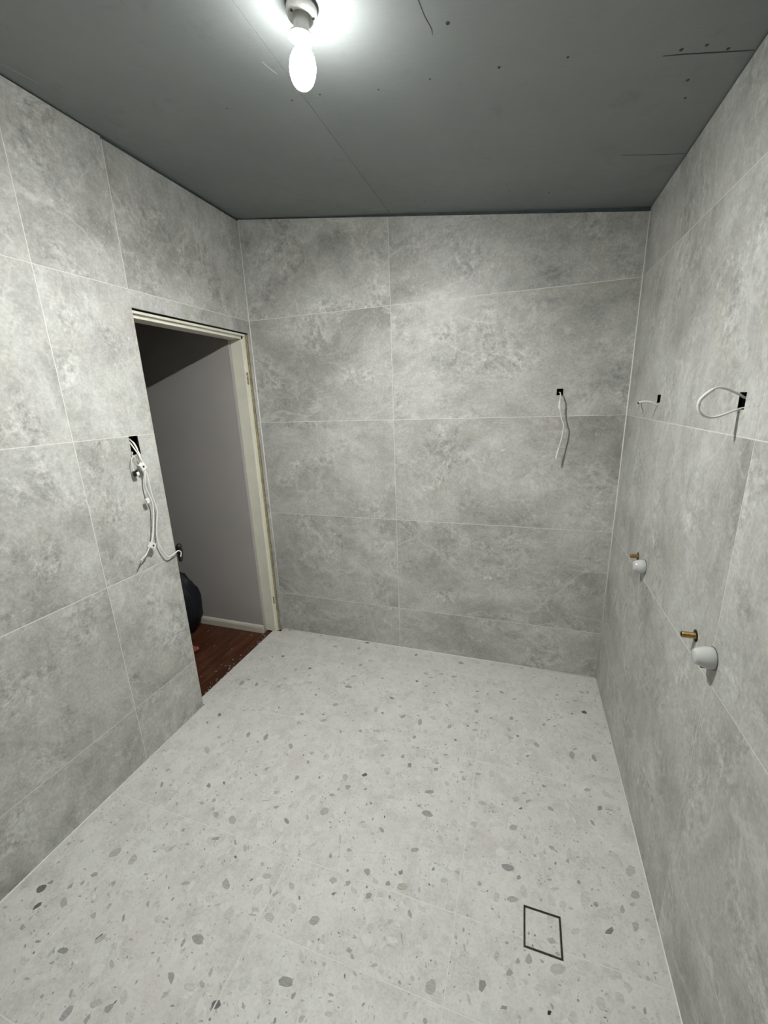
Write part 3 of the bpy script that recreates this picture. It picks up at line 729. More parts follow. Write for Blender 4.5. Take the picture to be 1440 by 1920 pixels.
# chips of stone printed in the porcelain: (x, y, ax, ay, bx, by in mm, tone, kind) then random filler
CHIPS = """180,-304,13,4,6,-9,0.8,0;416,-371,11,7,6,-10,0.8,0;444,-432,8,4,5,-6,0.5,0;487,-489,7,4,4,-4,0.6,0;559,-525,4,1,2,-6,0.8,0;519,-548,5,2,2,-5,0.6,0;85,-604,3,24,16,-10,0.45,0;108,-569,11,3,5,-7,0.5,0;181,-592,-4,19,12,-4,0.5,0;118,-330,7,2,4,-8,0.6,0;62,-371,4,1,4,-6,0.6,0;1,-399,4,1,4,-5,0.7,0;337,-405,9,11,9,-9,0.35,0;318,-498,13,4,5,-9,0.4,0;320,-570,10,11,9,-10,0.35,0;563,-575,15,-8,0,-9,0.5,0;717,-462,26,4,5,-12,0.5,0;682,-442,9,3,4,-7,0.4,0;706,-616,18,8,6,-11,0.4,0;415,-721,6,2,7,-11,0.55,0;564,-730,14,1,4,-11,0.5,0;675,-700,8,4,4,-6,0.6,0;782,-655,6,1,2,-6,0.55,0;134,-859,8,9,13,-11,0.7,0;108,-922,7,2,7,-8,0.6,0;370,-930,-5,20,12,-2,0.5,0;465,-919,-3,26,14,-4,0.5,0;444,-956,10,3,5,-7,0.5,0;612,-928,12,4,6,-9,0.4,0;653,-856,7,4,3,-4,0.6,0;811,-781,8,3,6,-13,0.45,0;694,-738,18,13,8,-10,0.35,0;578,-789,8,12,10,-8,0.3,0;710,-253,12,3,4,-11,0.5,0;595,-272,8,3,6,-13,0.45,0;710,-367,19,9,4,-8,0.4,0;470,-111,20,6,6,-12,0.35,0;633,-87,16,4,5,-13,0.4,0;59,-12,16,4,4,-6,0.6,0;318,-16,13,3,4,-7,0.6,0;666,-14,17,4,3,-9,0.85,0;188,-933,3,7,8,-6,0.35,0;238,-987,12,4,7,-9,0.3,0;243,-793,6,2,4,-5,0.45,0;907,-751,9,3,5,-10,0.45,0;888,-629,7,3,3,-5,0.5,0;1020,-60,14,4,3,-13,0.8,0;1089,-307,14,4,2,-10,0.85,0;1150,-334,12,5,2,-5,0.6,0;986,-483,15,-3,1,-11,0.65,0;1204,-376,10,3,2,-6,0.5,0;948,-441,10,3,2,-6,0.4,0;1311,-66,20,-3,-1,-13,0.5,0;1122,-227,17,-3,1,-10,0.4,0;1216,-206,15,4,2,-10,0.4,0;1162,-252,15,4,2,-7,0.4,0;1291,-207,20,6,2,-13,0.35,0;1435,-300,14,-3,-1,-8,0.55,0;1565,-268,14,-6,-2,-11,0.5,0;1493,-307,8,2,1,-14,0.35,0;1635,-306,13,4,0,-7,0.4,0;973,-601,13,-1,2,-11,0.55,0;932,-595,11,3,6,-19,0.3,0;1085,-598,11,18,8,-9,0.45,0;1179,-611,14,-1,1,-25,0.45,0;1160,-571,11,3,1,-6,0.45,0;1291,-453,10,-9,-4,-9,0.5,0;1329,-597,13,12,6,-12,0.4,0;1448,-454,14,0,0,-15,0.4,0;1524,-483,9,3,1,-9,0.45,0;1623,-455,11,4,0,-14,0.4,0;1649,-468,11,4,0,-7,0.35,0;1457,-536,10,6,2,-8,0.45,0;1415,-569,9,2,1,-7,0.7,0;1454,-586,16,5,1,-9,0.3,0;1657,-566,8,-4,-3,-9,0.65,0;1613,-534,10,-2,-2,-8,0.35,0;1624,-586,13,-1,-2,-9,0.3,0;1370,-676,6,-3,-3,-6,0.65,0;1175,-711,5,10,5,-5,0.5,0;1047,-775,13,4,2,-6,0.35,0;1329,-715,5,2,1,-4,0.7,0;1207,-771,7,2,1,-5,0.55,0;1185,-778,6,1,2,-5,0.5,0;1152,-836,7,9,6,-6,0.5,0;1059,-860,8,8,6,-7,0.4,0;1341,-773,10,3,1,-6,0.45,0;906,-750,9,2,4,-11,0.35,0;988,-727,13,4,4,-12,0.3,0;1099,-698,9,3,2,-8,0.3,0;1701,-673,7,2,0,-7,0.6,0;1544,-686,7,2,0,-4,0.4,0;1672,-17,10,3,0,-5,0.5,0;634,-95,15,4,5,-12,0.4,0;711,-253,10,3,4,-11,0.5,0;882,-337,11,9,4,-6,0.45,0;1242,-447,6,2,1,-5,0.5,0;1981,-309,15,-2,-3,-14,0.9,0;1920,-338,9,-5,-2,-7,0.65,0;1805,-413,8,1,-1,-5,0.6,0;1829,-452,10,3,0,-5,0.5,0;1779,-455,10,8,2,-9,0.45,0;1624,-455,10,3,0,-13,0.5,0;1650,-468,11,4,0,-6,0.35,0;1657,-567,6,-5,-3,-7,0.65,0;1740,-597,13,-12,-8,-14,0.4,0;1701,-675,7,4,1,-6,0.65,0;1894,-612,4,-26,-15,-10,0.45,0;1910,-573,10,1,-2,-7,0.4,0;1987,-602,7,-22,-9,-8,0.5,0;2072,-490,5,2,-1,-6,0.55,0;2031,-653,3,1,-1,-6,0.6,0;1970,-701,10,3,-1,-7,0.4,0;1937,-781,16,4,-1,-10,0.4,0;1764,-813,9,-4,-3,-6,0.55,0;1673,-18,11,3,0,-7,0.6,0;1861,-65,8,-5,-2,-7,0.6,0;1988,-154,11,3,-1,-6,0.45,0;2017,-142,10,3,-2,-15,0.3,0;2016,-77,5,1,-1,-6,0.5,0;1858,-209,13,4,-1,-10,0.3,0;1947,-234,16,4,-1,-9,0.35,0;1907,-256,13,4,-1,-7,0.35,0;2048,-202,4,4,1,-11,0.45,0;1634,-307,13,4,1,-7,0.35,0;2003,-762,5,1,-1,-5,0.4,0;1625,-587,15,-1,-2,-11,0.3,0;1617,-539,10,-6,-5,-14,0.3,0;2066,-392,9,3,-1,-4,0.4,0;1864,-380,9,3,0,-5,0.35,0;2016,-408,8,2,-1,-7,0.3,0;374,-1221,13,4,10,-12,0.6,0;435,-1193,6,2,7,-9,0.66,2;576,-1075,11,12,7,-6,0.45,0;616,-934,11,3,10,-17,0.45,0;700,-962,5,2,4,-7,0.75,0;732,-1077,5,12,11,-6,0.45,0;829,-1049,6,2,5,-9,0.6,0;491,-1151,5,2,3,-4,0.6,0;547,-1119,7,2,3,-5,0.6,0;528,-1080,7,2,2,-3,0.5,0;138,-1211,7,10,6,-3,0.5,0;173,-1280,-9,15,8,0,0.55,0;448,-1273,11,3,8,-9,0.4,0;471,-1306,7,2,7,-8,0.4,0;500,-1322,13,4,10,-12,0.4,0;408,-1298,14,4,7,-7,0.35,0;578,-1322,17,6,14,-17,0.35,0;720,-1223,12,6,5,-6,0.5,0;792,-1262,16,-10,-5,-6,0.55,0;418,-1412,7,9,8,-4,0.5,0;565,-1401,13,8,9,-7,0.5,0;647,-1391,6,2,7,-10,0.5,0;864,-1223,7,2,7,-13,0.3,0;920,-1182,13,16,14,-11,0.35,0;430,-1476,9,17,5,-2,0.35,0;473,-1450,12,5,6,-5,0.35,0;661,-1211,19,6,2,-3,0.3,0;683,-1167,6,8,7,-5,0.35,0;746,-1144,7,2,2,-4,0.4,0;627,-1269,3,1,2,-3,0.6,0;307,-1331,5,2,7,-7,0.4,0;559,-1235,6,6,4,-2,0.45,0;496,-1386,6,2,5,-5,0.4,0;697,-1399,11,3,9,-13,0.3,0;708,-1394,3,1,7,-10,0.4,1;237,-1070,15,4,17,-20,0.3,0;307,-1070,8,3,4,-5,0.4,0;741,-992,7,2,6,-11,0.45,0;734,-941,13,4,6,-11,0.3,0;339,-1124,7,2,6,-8,0.3,0;891,-1152,6,2,4,-7,0.3,0;1015,-979,15,4,5,-13,0.85,0;937,-1013,14,4,8,-18,0.3,1;1194,-874,11,3,4,-15,0.6,0;1311,-863,12,4,2,-12,0.5,0;1310,-830,11,3,1,-7,0.4,0;1152,-839,7,9,6,-8,0.45,0;1058,-860,8,10,7,-7,0.35,0;1044,-1042,6,10,7,-4,0.6,0;967,-1054,6,11,10,-6,0.45,0;934,-1075,6,5,5,-6,0.4,0;918,-1108,14,4,6,-12,0.4,0;1307,-977,22,7,2,-10,0.5,0;1319,-1072,26,0,0,-15,0.5,0;1282,-1050,10,3,3,-9,0.45,0;1403,-991,9,2,2,-9,0.35,0;1118,-1155,5,1,3,-8,0.6,0;1160,-1134,3,1,3,-7,0.9,0;1002,-1164,6,2,3,-6,0.55,0;1088,-1096,5,6,5,-4,0.6,0;1084,-1178,12,6,3,-5,0.35,0;1165,-1186,15,-9,-5,-8,0.45,0;1073,-1245,7,2,4,-8,0.4,0;1025,-1264,3,1,9,-20,0.35,0;1305,-1220,17,5,2,-10,0.45,0;1073,-1290,9,-1,-2,-8,0.4,0;1454,-794,11,-2,-2,-9,0.4,0;1497,-831,15,5,1,-9,0.4,0;1436,-874,12,3,1,-11,0.35,0;1425,-843,11,4,0,-6,0.35,0;1370,-674,7,-4,-2,-7,0.6,0;907,-913,7,2,1,-3,0.4,0;1340,-774,11,3,1,-7,0.4,0;1400,-780,3,1,2,-16,0.4,0;1487,-860,7,2,1,-8,0.35,0;1413,-898,5,2,0,-6,0.5,0;971,-1234,4,2,2,-3,0.6,0;1176,-713,8,10,5,-7,0.5,0;1112,-944,11,3,3,-8,0.3,0;1525,-964,20,0,-2,-10,0.35,0;1473,-961,7,2,1,-10,0.35,0;1160,-1046,19,2,1,-10,0.2,0;1449,-1134,7,3,1,-10,0.25,0;1502,-1118,8,3,1,-10,0.25,0;1502,-1059,16,4,1,-11,0.25,0;1047,-773,12,3,2,-6,0.4,0;1974,-852,12,9,2,-12,0.6,0;2006,-850,17,1,-1,-4,0.45,0;1936,-925,7,-10,-6,-7,0.5,0;1674,-944,9,3,0,-7,0.75,0;1701,-904,15,11,2,-8,0.4,0;1654,-907,16,5,0,-17,0.3,0;1568,-990,6,-5,-2,-3,0.6,0;1787,-913,15,-2,-3,-12,0.45,0;1647,-1030,18,6,1,-14,0.4,0;1525,-965,21,0,-1,-10,0.3,0;1743,-860,6,-9,-3,-3,0.4,0;1784,-1067,12,-6,-5,-9,0.4,0;1797,-1075,5,-4,-3,-3,0.4,0;1632,-1182,26,1,-3,-14,0.55,0;1669,-1202,8,2,0,-11,0.5,0;1544,-1261,8,2,1,-10,0.4,0;1792,-1118,4,1,-1,-9,0.65,0;1833,-1098,6,2,-1,-9,0.45,0;1867,-1075,10,3,-1,-5,0.3,0;1947,-1087,6,-4,-2,-3,0.5,0;2035,-1069,18,6,-4,-22,0.25,0;1862,-1159,7,2,-1,-10,0.5,0;1980,-1020,4,1,0,-3,0.6,0;1557,-1070,4,1,0,-3,0.5,0;1688,-1057,5,-3,-2,-5,0.45,0;1686,-871,15,4,0,-6,0.35,0;1770,-1179,8,2,0,-6,0.4,0;1766,-1169,11,3,0,-3,0.35,0;1742,-1184,7,3,0,-1,0.4,0;1901,-1169,4,1,-1,-7,0.4,0;1884,-963,9,-4,-5,-9,0.2,0;1723,-1114,7,2,0,-6,0.35,0;1784,-1203,16,5,0,-6,0.2,0;134,-1760,4,14,11,-2,0.85,0;212,-1727,-10,14,17,1,0.35,1;30,-1584,1,7,6,-1,0.5,0;68,-1561,8,8,7,-3,0.35,0;103,-1697,7,10,8,-2,0.6,0;183,-1685,0,12,10,-2,0.45,0;215,-1665,5,7,7,-3,0.4,0;230,-1633,8,11,12,-4,0.45,0;323,-1634,2,11,15,-3,0.4,0;61,-1643,3,8,6,-1,0.45,0;235,-1554,10,22,17,-5,0.35,0;321,-1554,-3,20,17,-2,0.3,0;449,-1700,-6,11,7,1,0.55,0;372,-1688,0,12,8,-1,0.35,0;348,-1724,0,12,11,-1,0.35,0;31,-1731,12,3,4,-3,0.4,0;146,-1575,3,1,6,-5,0.4,0;339,-1665,6,2,8,-7,0.3,0;493,-1645,6,2,9,-9,0.4,0;247,-1697,4,3,5,-2,0.4,0;408,-1577,8,4,3,-2,0.5,0;374,-1508,3,4,5,-1,0.6,0;33,-1797,8,7,8,-2,0.3,0;305,-1697,2,3,6,-2,0.45,0;242,-1764,2,3,5,-2,0.35,0;197,-1818,4,2,7,-4,0.35,0;422,-1761,-3,14,12,0,0.85,0;241,-1826,8,5,6,-2,0.5,0;216,-1846,-3,6,6,0,0.45,0;314,-1827,5,1,8,-6,0.5,0;340,-1848,2,6,6,-1,0.45,0;248,-1895,6,2,10,-6,0.3,0;305,-1896,11,5,6,-3,0.35,0;389,-1908,2,4,5,-1,0.5,0;462,-1879,-7,9,6,1,0.35,0;501,-1848,2,8,4,0,0.35,0;517,-1796,8,3,10,-8,0.35,0;624,-1805,-1,7,3,0,0.55,0;595,-1868,6,12,13,-2,0.5,0;602,-1853,1,5,3,0,0.75,0;557,-1901,-2,11,8,0,0.45,0;490,-1911,8,3,5,-4,0.3,0;522,-1734,9,3,5,-4,0.35,0;615,-1739,4,3,3,-1,0.45,0;573,-1831,4,2,2,-2,0.5,0;695,-1849,4,2,1,-1,0.5,0;384,-1871,2,5,6,-1,0.25,0;564,-1866,-3,6,5,0,0.25,0;272,-1914,3,7,6,-1,0.3,0;425,-1913,9,3,3,-2,0.25,0;447,-1836,2,1,2,-1,0.5,0;360,-1912,3,1,2,-1,0.45,0;355,-1820,10,4,3,-1,0.25,0;476,-1853,3,1,2,-2,0.4,0;681,-1434,6,2,5,-7,0.75,0;569,-1556,13,10,9,-5,0.4,0;707,-1518,16,4,13,-16,0.4,0;784,-1480,5,6,4,-2,0.65,0;830,-1455,18,6,6,-9,0.3,0;867,-1490,5,1,9,-13,0.4,0;889,-1494,7,11,6,-2,0.35,0;929,-1456,13,4,7,-12,0.3,0;973,-1479,5,1,4,-7,0.65,0;522,-1586,-1,6,5,-1,0.6,0;562,-1608,0,7,3,0,0.65,0;487,-1561,5,2,8,-8,0.35,0;851,-1550,15,5,6,-8,0.25,0;906,-1556,18,5,9,-13,0.25,0;632,-1604,5,1,3,-4,0.4,0;586,-1658,8,2,4,-4,0.45,0;584,-1668,7,1,4,-4,0.35,0;612,-1671,3,1,4,-4,0.5,0;519,-1632,6,7,9,-4,0.2,0;570,-1521,5,1,3,-4,0.45,0;792,-1426,7,2,6,-8,0.3,0;656,-1612,5,2,2,-2,0.35,0;665,-1624,4,4,2,-1,0.4,0;961,-1560,4,1,2,-3,0.4,0;650,-1657,8,3,4,-3,0.3,0;719,-1578,9,6,4,-3,0.25,0;850,-1566,17,3,1,-3,0.35,0;991,-1505,7,2,2,-4,0.3,0;768,-1505,5,2,2,-3,0.4,0;784,-1500,4,1,2,-3,0.35,0;860,-1609,14,4,6,-8,0.2,0;904,-1608,14,5,6,-7,0.2,0;723,-1670,21,6,12,-13,0.5,0;686,-1692,-3,12,7,0,0.45,0;714,-1767,14,4,12,-12,0.5,3;809,-1751,7,5,11,-6,0.4,0;1039,-1673,26,5,4,-13,0.55,0;1075,-1693,0,12,7,1,0.5,0;952,-1752,6,3,9,-7,0.4,0;763,-1811,6,2,2,-2,0.7,0;873,-1784,4,3,6,-3,0.55,0;881,-1801,4,2,5,-3,0.65,0;887,-1783,5,1,4,-5,0.35,0;644,-1746,4,1,4,-8,0.35,0;657,-1692,5,2,4,-4,0.35,0;614,-1739,4,3,4,-1,0.5,0;782,-1765,19,6,9,-9,0.12,0;865,-1739,6,1,5,-7,0.3,0;899,-1743,6,5,8,-5,0.15,0;674,-1774,3,2,3,-3,0.4,0;985,-1692,10,3,3,-4,0.2,0;1105,-1693,6,1,1,-3,0.35,0;1046,-1756,7,2,1,-2,0.35,0;611,-1704,3,1,2,-2,0.5,0;730,-1702,3,1,2,-2,0.6,0;852,-1763,5,2,2,-1,0.5,0;1066,-1621,3,1,2,-3,0.4,0;1068,-1608,2,1,2,-5,0.4,0;777,-1691,8,2,4,-5,0.2,0;908,-1763,2,0,2,-3,0.45,0;1030,-1704,2,1,1,-2,0.5,0;1016,-1330,7,2,6,-11,0.5,0;1074,-1291,11,0,0,-8,0.4,0;1164,-1338,14,4,5,-13,0.45,0;1193,-1404,14,4,4,-12,0.5,0;1277,-1308,8,4,4,-6,0.65,0;1383,-1262,5,0,-1,-9,0.6,0;1244,-1352,9,6,6,-7,0.5,1;1294,-1346,21,7,4,-13,0.35,1;1059,-1398,12,12,13,-9,0.35,1;1111,-1392,8,9,7,-6,0.45,1;1079,-1434,8,5,5,-5,0.7,0;1051,-1520,16,11,12,-9,0.45,0;1339,-1414,7,3,6,-12,0.5,0;1282,-1451,12,-2,-3,-10,0.3,0;1261,-1389,4,1,3,-7,0.6,0;1095,-1356,5,2,3,-6,0.5,0;1426,-1286,16,0,-2,-11,0.2,0;1351,-1339,5,2,2,-9,0.35,0;1004,-1402,3,0,5,-10,0.35,0;1112,-1422,3,1,3,-8,0.3,0;1115,-1448,3,1,1,-4,0.4,0;1156,-1453,7,3,3,-5,0.35,0;1230,-1391,14,4,4,-12,0.15,0;1232,-1496,3,1,1,-3,0.5,0;1326,-1348,4,1,2,-6,0.3,0;1466,-1249,10,3,2,-9,0.35,0;1327,-1474,3,1,3,-10,0.45,0;1307,-1474,12,4,3,-11,0.15,0;1394,-1315,7,2,1,-7,0.25,0;1242,-1306,3,1,2,-5,0.35,0;1186,-1555,10,3,4,-8,0.45,0;1200,-1565,5,2,6,-7,0.45,0;1196,-1611,3,1,3,-7,0.75,0;1271,-1564,10,6,4,-3,0.35,0;1351,-1578,6,-5,-4,-2,0.5,0;1438,-1560,17,3,-1,-21,0.4,0;1268,-1649,2,7,5,0,0.55,0;1175,-1659,10,1,0,-4,0.45,0;1179,-1671,10,3,1,-4,0.35,0;1438,-1629,7,3,1,-8,0.5,0;1384,-1510,3,2,0,-3,0.85,0;1426,-1505,3,1,1,-3,0.7,0;1481,-1491,2,1,0,-2,0.85,0;1128,-1606,7,2,3,-5,0.4,0;1101,-1612,4,1,3,-5,0.35,0;1095,-1548,2,1,2,-5,0.4,0;1188,-1523,5,2,1,-3,0.4,0;1280,-1497,6,2,2,-7,0.3,0;1298,-1508,9,2,1,-3,0.3,0;1258,-1520,3,1,1,-5,0.4,0;1397,-1456,10,3,2,-9,0.25,1;1331,-1482,3,1,7,-15,0.35,0;1110,-1658,7,2,2,-5,0.25,0;1238,-1594,4,1,0,-2,0.45,0;1384,-1558,8,3,2,-7,0.2,0;1321,-1576,5,1,2,-4,0.35,0;1501,-1541,3,1,0,-2,0.5,0;1402,-1554,3,0,1,-5,0.35,0;1103,-1694,5,2,2,-3,0.4,0;1148,-1674,6,2,0,-1,0.45,0;1440,-1508,5,2,2,-9,0.2,0;1386,-1635,7,0,-2,-10,0.25,0;1305,-1664,3,1,3,-7,0.25,0;1488,-1429,6,1,1,-7,0.35,0;1185,-1694,11,4,3,-7,0.2,0;1403,-1607,7,1,-1,-10,0.2,0;1292,-1569,9,3,4,-11,0.12,0;1575,-1514,14,5,1,-14,0.6,0;1935,-1275,14,5,-3,-14,0.7,0;1647,-1462,14,5,0,-10,0.45,4;1636,-1542,10,7,5,-5,0.55,0;1700,-1415,15,5,0,-14,0.4,4;1669,-1430,9,3,0,-8,0.4,4;1778,-1415,25,8,-1,-15,0.25,0;1985,-1199,11,3,-2,-14,0.4,4;2033,-1145,16,4,-3,-15,0.4,0;2018,-1178,9,3,-2,-8,0.35,0;1907,-1212,8,7,4,-8,0.5,0;1650,-1275,20,6,0,-11,0.4,0;1610,-1436,13,6,5,-15,0.25,1;2014,-1237,12,8,2,-15,0.35,1;1508,-1404,5,1,-1,-8,0.45,0;1489,-1430,6,2,1,-6,0.35,0;1638,-1396,6,1,0,-5,0.5,0;1700,-1352,4,1,0,-7,0.5,0;1766,-1351,13,-4,-6,-9,0.35,0;1779,-1377,7,5,2,-3,0.35,0;1767,-1316,5,2,0,-3,0.4,0;1751,-1515,6,3,1,-5,0.99,0;1759,-1500,3,2,4,-7,0.45,0;2041,-1341,10,4,-1,-4,0.35,0;2018,-1361,3,-5,-7,-5,0.3,0;1993,-1436,5,3,0,-10,0.45,0;1826,-1467,5,1,0,-4,0.6,0;1832,-1423,4,-1,-2,-3,0.5,0;1855,-1360,4,-6,-5,-3,0.35,0;1704,-1523,6,4,3,-4,0.3,0;2000,-1333,6,-3,-4,-6,0.35,0;1829,-1246,10,-1,-1,-4,0.3,0;1775,-1467,10,4,-1,-5,0.2,0;1729,-1470,18,5,-1,-11,0.12,0;1838,-1306,16,5,-1,-11,0.15,0;1655,-1363,5,-1,-2,-3,0.4,0;1590,-1322,5,-1,-2,-4,0.5,0;1514,-1364,6,2,1,-7,0.4,0;1516,-1445,4,2,5,-11,0.3,0;1501,-1540,3,0,-1,-3,0.55,0;1481,-1491,3,1,0,-2,0.8,0;1674,-1547,5,-4,-4,-3,0.35,0;1900,-1432,3,1,-1,-3,0.4,0;2050,-1210,5,2,-1,-6,0.35,0;2024,-1269,5,1,0,-3,0.4,0;1965,-1437,8,2,-1,-5,0.3,0;1740,-1250,4,1,0,-6,0.4,0;1782,-1449,5,0,-2,-3,0.35,0;1542,-1552,5,3,6,-11,0.2,0;1508,-1469,9,3,1,-5,0.2,0"""
rng = random.Random(7)


def clip_poly(poly, bb):
    x0, y0, x1, y1 = bb
    for ax, lim, sgn in ((0, x0, 1), (0, x1, -1), (1, y0, 1), (1, y1, -1)):
        out = []
        for i in range(len(poly)):
            p, q = poly[i - 1], poly[i]
            ip = (p[ax] - lim) * sgn >= 0; iq = (q[ax] - lim) * sgn >= 0
            if ip != iq:
                t = (lim - p[ax]) / (q[ax] - p[ax])
                out.append((p[0] + (q[0] - p[0]) * t, p[1] + (q[1] - p[1]) * t))
            if iq: out.append(q)
        poly = out
        if not poly: break
    return poly


def tone_col(t, kd, r):
    if t > 0.98: return (0.012, 0.018, 0.028)
    base = 0.60
    v = 0.615 * (1 - 0.95 * t)
    w = r.uniform(-0.01, 0.015)
    if kd == 1: return (v * 1.01, v * 1.0, v * 0.89)
    if kd == 2: return (0.26, 0.17, 0.10)
    return (v * (1.0 + w), v * 1.0, v * (0.965 - w))


def blob(cx, cy, A, B, kd, r, n=9):
    pts = []
    n = r.choice((4, 5, 6, 7)) if max(abs(A[0]), abs(A[1]), abs(B[0]), abs(B[1])) < 0.014 else 11
    if kd in (3, 4): n = 10
    for k in range(n):
        a = 2 * math.pi * (k + r.uniform(-0.3, 0.3)) / n
        m = r.uniform(0.72, 1.20) if n < 10 else r.uniform(0.80, 1.06)
        c, s = math.cos(a), math.sin(a)
        if kd == 3:      # triangle pointing at the camera
            s2 = max(-1, min(1, s)); w = 0.55 - 0.45 * s2
            pts.append((cx + A[0] * c * (w + 0.1) + B[0] * s2, cy + A[1] * c * (w + 0.1) + B[1] * s2)); continue
        if kd == 4:
            s2 = max(-1, min(1, s)); w = 0.55 + 0.45 * s2
            pts.append((cx + A[0] * c * (w + 0.1) + B[0] * s2, cy + A[1] * c * (w + 0.1) + B[1] * s2)); continue
        pts.append((cx + (A[0] * c + B[0] * s) * m, cy + (A[1] * c + B[1] * s) * m))
    return pts


chips = []
for it in CHIPS.split(';'):
    v = [float(q) for q in it.split(',')]
    q = 0.00092
    chips.append((v[0] / 1000, v[1] / 1000, (v[2] * q, v[3] * q), (v[4] * q, v[5] * q), v[6], int(v[7])))
# random larger chips where the photograph does not look
for _ in range(260):
    x, y = rng.uniform(0, W), rng.uniform(NEAR, -1.72)
    a = rng.uniform(0, math.pi); L = rng.uniform(0.005, 0.022); S = L * rng.uniform(0.35, 0.8)
    chips.append((x, y, (L * math.cos(a), L * math.sin(a)), (-S * math.sin(a), S * math.cos(a)), rng.choice((0.2, 0.3, 0.35, 0.4, 0.45, 0.6, 0.8)), 0))
# small flecks everywhere
from mathutils import noise as mn
n_fl = int(4200 * 2.08 * 3.1)
for _ in range(n_fl):
    x, y = rng.uniform(-0.05, W), rng.uniform(NEAR, 0)
    if mn.noise(Vector((x * 14, y * 14, 3.0))) + 0.25 < rng.random() * 0.75: continue
    a = rng.gauss(2.2, 0.8); L = 0.0013 + 0.0042 * rng.random() ** 2.0; S = L * rng.uniform(0.25, 0.8)
    chips.append((x, y, (L * math.cos(a), L * math.sin(a)), (-S * math.sin(a), S * math.cos(a)), rng.choice((0.2, 0.25, 0.3, 0.35, 0.45, 0.6, 0.75, -0.05)), 5))
for _ in range(7000):
    x, y = rng.uniform(-0.05, W), rng.uniform(NEAR, 0)
    if mn.noise(Vector((x * 9, y * 9, 11.0))) + 0.3 < rng.random() * 0.7: continue
    a = rng.gauss(2.2, 0.8); L = 0.0032 + 0.0065 * rng.random() ** 1.8; S = L * rng.uniform(0.22, 0.7)
    chips.append((x, y, (L * math.cos(a), L * math.sin(a)), (-S * math.sin(a), S * math.cos(a)), rng.choice((0.08, 0.12, 0.16, 0.2, 0.26, 0.34, 0.42)), 5))
for _ in range(2400):
    x, y = rng.uniform(-0.05, W), rng.uniform(NEAR, 0)
    a = rng.gauss(2.2, 0.9); L = rng.uniform(0.006, 0.022); S = L * rng.uniform(0.3, 0.9)
    chips.append((x, y, (L * math.cos(a), L * math.sin(a)), (-S * math.sin(a), S * math.cos(a)), rng.choice((-0.07, -0.05, 0.05, 0.08, 0.11, 0.15)), 6))


def chip_mesh(parent, bb, sel, loc, extra=None):
    verts, faces, cols_ = [], [], []
    for c in sel:
        x, y, A, B, t, kd = c
        r = random.Random(int(x * 1e5) * 7 + int(y * 1e5))
        if kd in (5,): 
            pl = [(x + A[0], y + A[1]), (x + B[0], y + B[1]), (x - A[0] * 0.8, y - A[1] * 0.8), (x - B[0] * 0.7, y - B[1] * 0.7)]
        else: pl = blob(x, y, A, B, kd, r)
        if area2(pl) < 0: pl = pl[::-1]
        pl = clip_poly(pl, bb)
        if len(pl) < 3 or abs(area2(pl)) < 1e-8: continue
        z = {6: r.uniform(0.00003, 0.00006), 5: r.uniform(0.00008, 0.00013)}.get(kd, r.uniform(0.00015, 0.00021))
        i0 = len(verts)
        verts += [(p[0] - loc[0], p[1] - loc[1], z) for p in pl]
        faces.append(tuple(range(i0, i0 + len(pl))))
        cols_.append(tone_col(t, kd, r))
    if not faces: return
    me = bpy.data.meshes.new('stone_chips')
    me.from_pydata(verts, [], faces)
    ca = me.color_attributes.new('tone', 'FLOAT_COLOR', 'CORNER')
    for p, c in zip(me.polygons, cols_):
        for li in p.loop_indices: ca.data[li].color = (c[0], c[1], c[2], 1)
    o = link_mesh('stone_chips', me, M_CHIP, parent)
    tag(o, kind='stuff')
    return o


DRI = (DR[0] + 0.0075, DR[1] + 0.0075, DR[2] - 0.0075, DR[3] - 0.0075)
def ext(c):
    return max(abs(c[2][0]), abs(c[3][0])) * 1.15, max(abs(c[2][1]), abs(c[3][1])) * 1.15


in_drain = [c for c in chips if DR[0] < c[0] < DR[2] and DR[1] < c[1] < DR[3]]
rest = [c for c in chips if not (DR[0] - ext(c)[0] < c[0] < DR[2] + ext(c)[0] and DR[1] - ext(c)[1] < c[1] < DR[3] + ext(c)[1])]
for o, bb in floor_tiles:
    b2 = (bb[0] + 0.0008, bb[1] + 0.0008, bb[2] - 0.0008, bb[3] - 0.0008)
    sel = [c for c in rest if bb[0] - 0.012 < c[0] < bb[2] + 0.012 and bb[1] - 0.012 < c[1] < bb[3] + 0.012
           and not (c[0] < 0.02 and (c[1] < DY0 + 0.03 or c[1] > -0.05))]
    chip_mesh(o, b2, sel, o.location)

# threshold trim where the terrazzo meets the hall boards
o = box('threshold_strip', (-0.0595, DY0 + 0.012, -0.011), (-0.0562, -0.040, 0.0006), M_EDGE); reparent(o, fl)

# ------------------------------------------------------------------ setting: ceiling of two sheets
ce = empty('ceiling'); tag(ce, kind='structure')


def slab(name, x0, x1, y0, y1, mat, parent, t=0.01, drop=0.0):
    z0, z1 = ceil_z(x0) - drop, ceil_z(x1) - drop
    vs = [(x0, y0, z0), (x1, y0, z1), (x1, y1, z1), (x0, y1, z0), (x0, y0, z0 + t), (x1, y0, z1 + t), (x1, y1, z1 + t), (x0, y1, z0 + t)]
    return mesh_obj(name, vs, [(0, 1, 2, 3), (4, 5, 6, 7), (0, 1, 5, 4), (1, 2, 6, 5), (2, 3, 7, 6), (3, 0, 4, 7)], mat, parent)


slab('ceiling_sheet', -0.009, 0.9113, NEAR - 0.01, 0.0085, M_CEIL, ce)
slab('ceiling_sheet', 0.9127, W + 0.009, NEAR - 0.01, 0.0085, M_CEIL, ce)
slab('joint_backing', 0.90, 0.925, NEAR - 0.01, 0.0085, M_SCREW, ce, 0.004, -0.0105)


def on_ceiling(x, y, d=0.0):
    return Vector((x, y, ceil_z(x) - d))


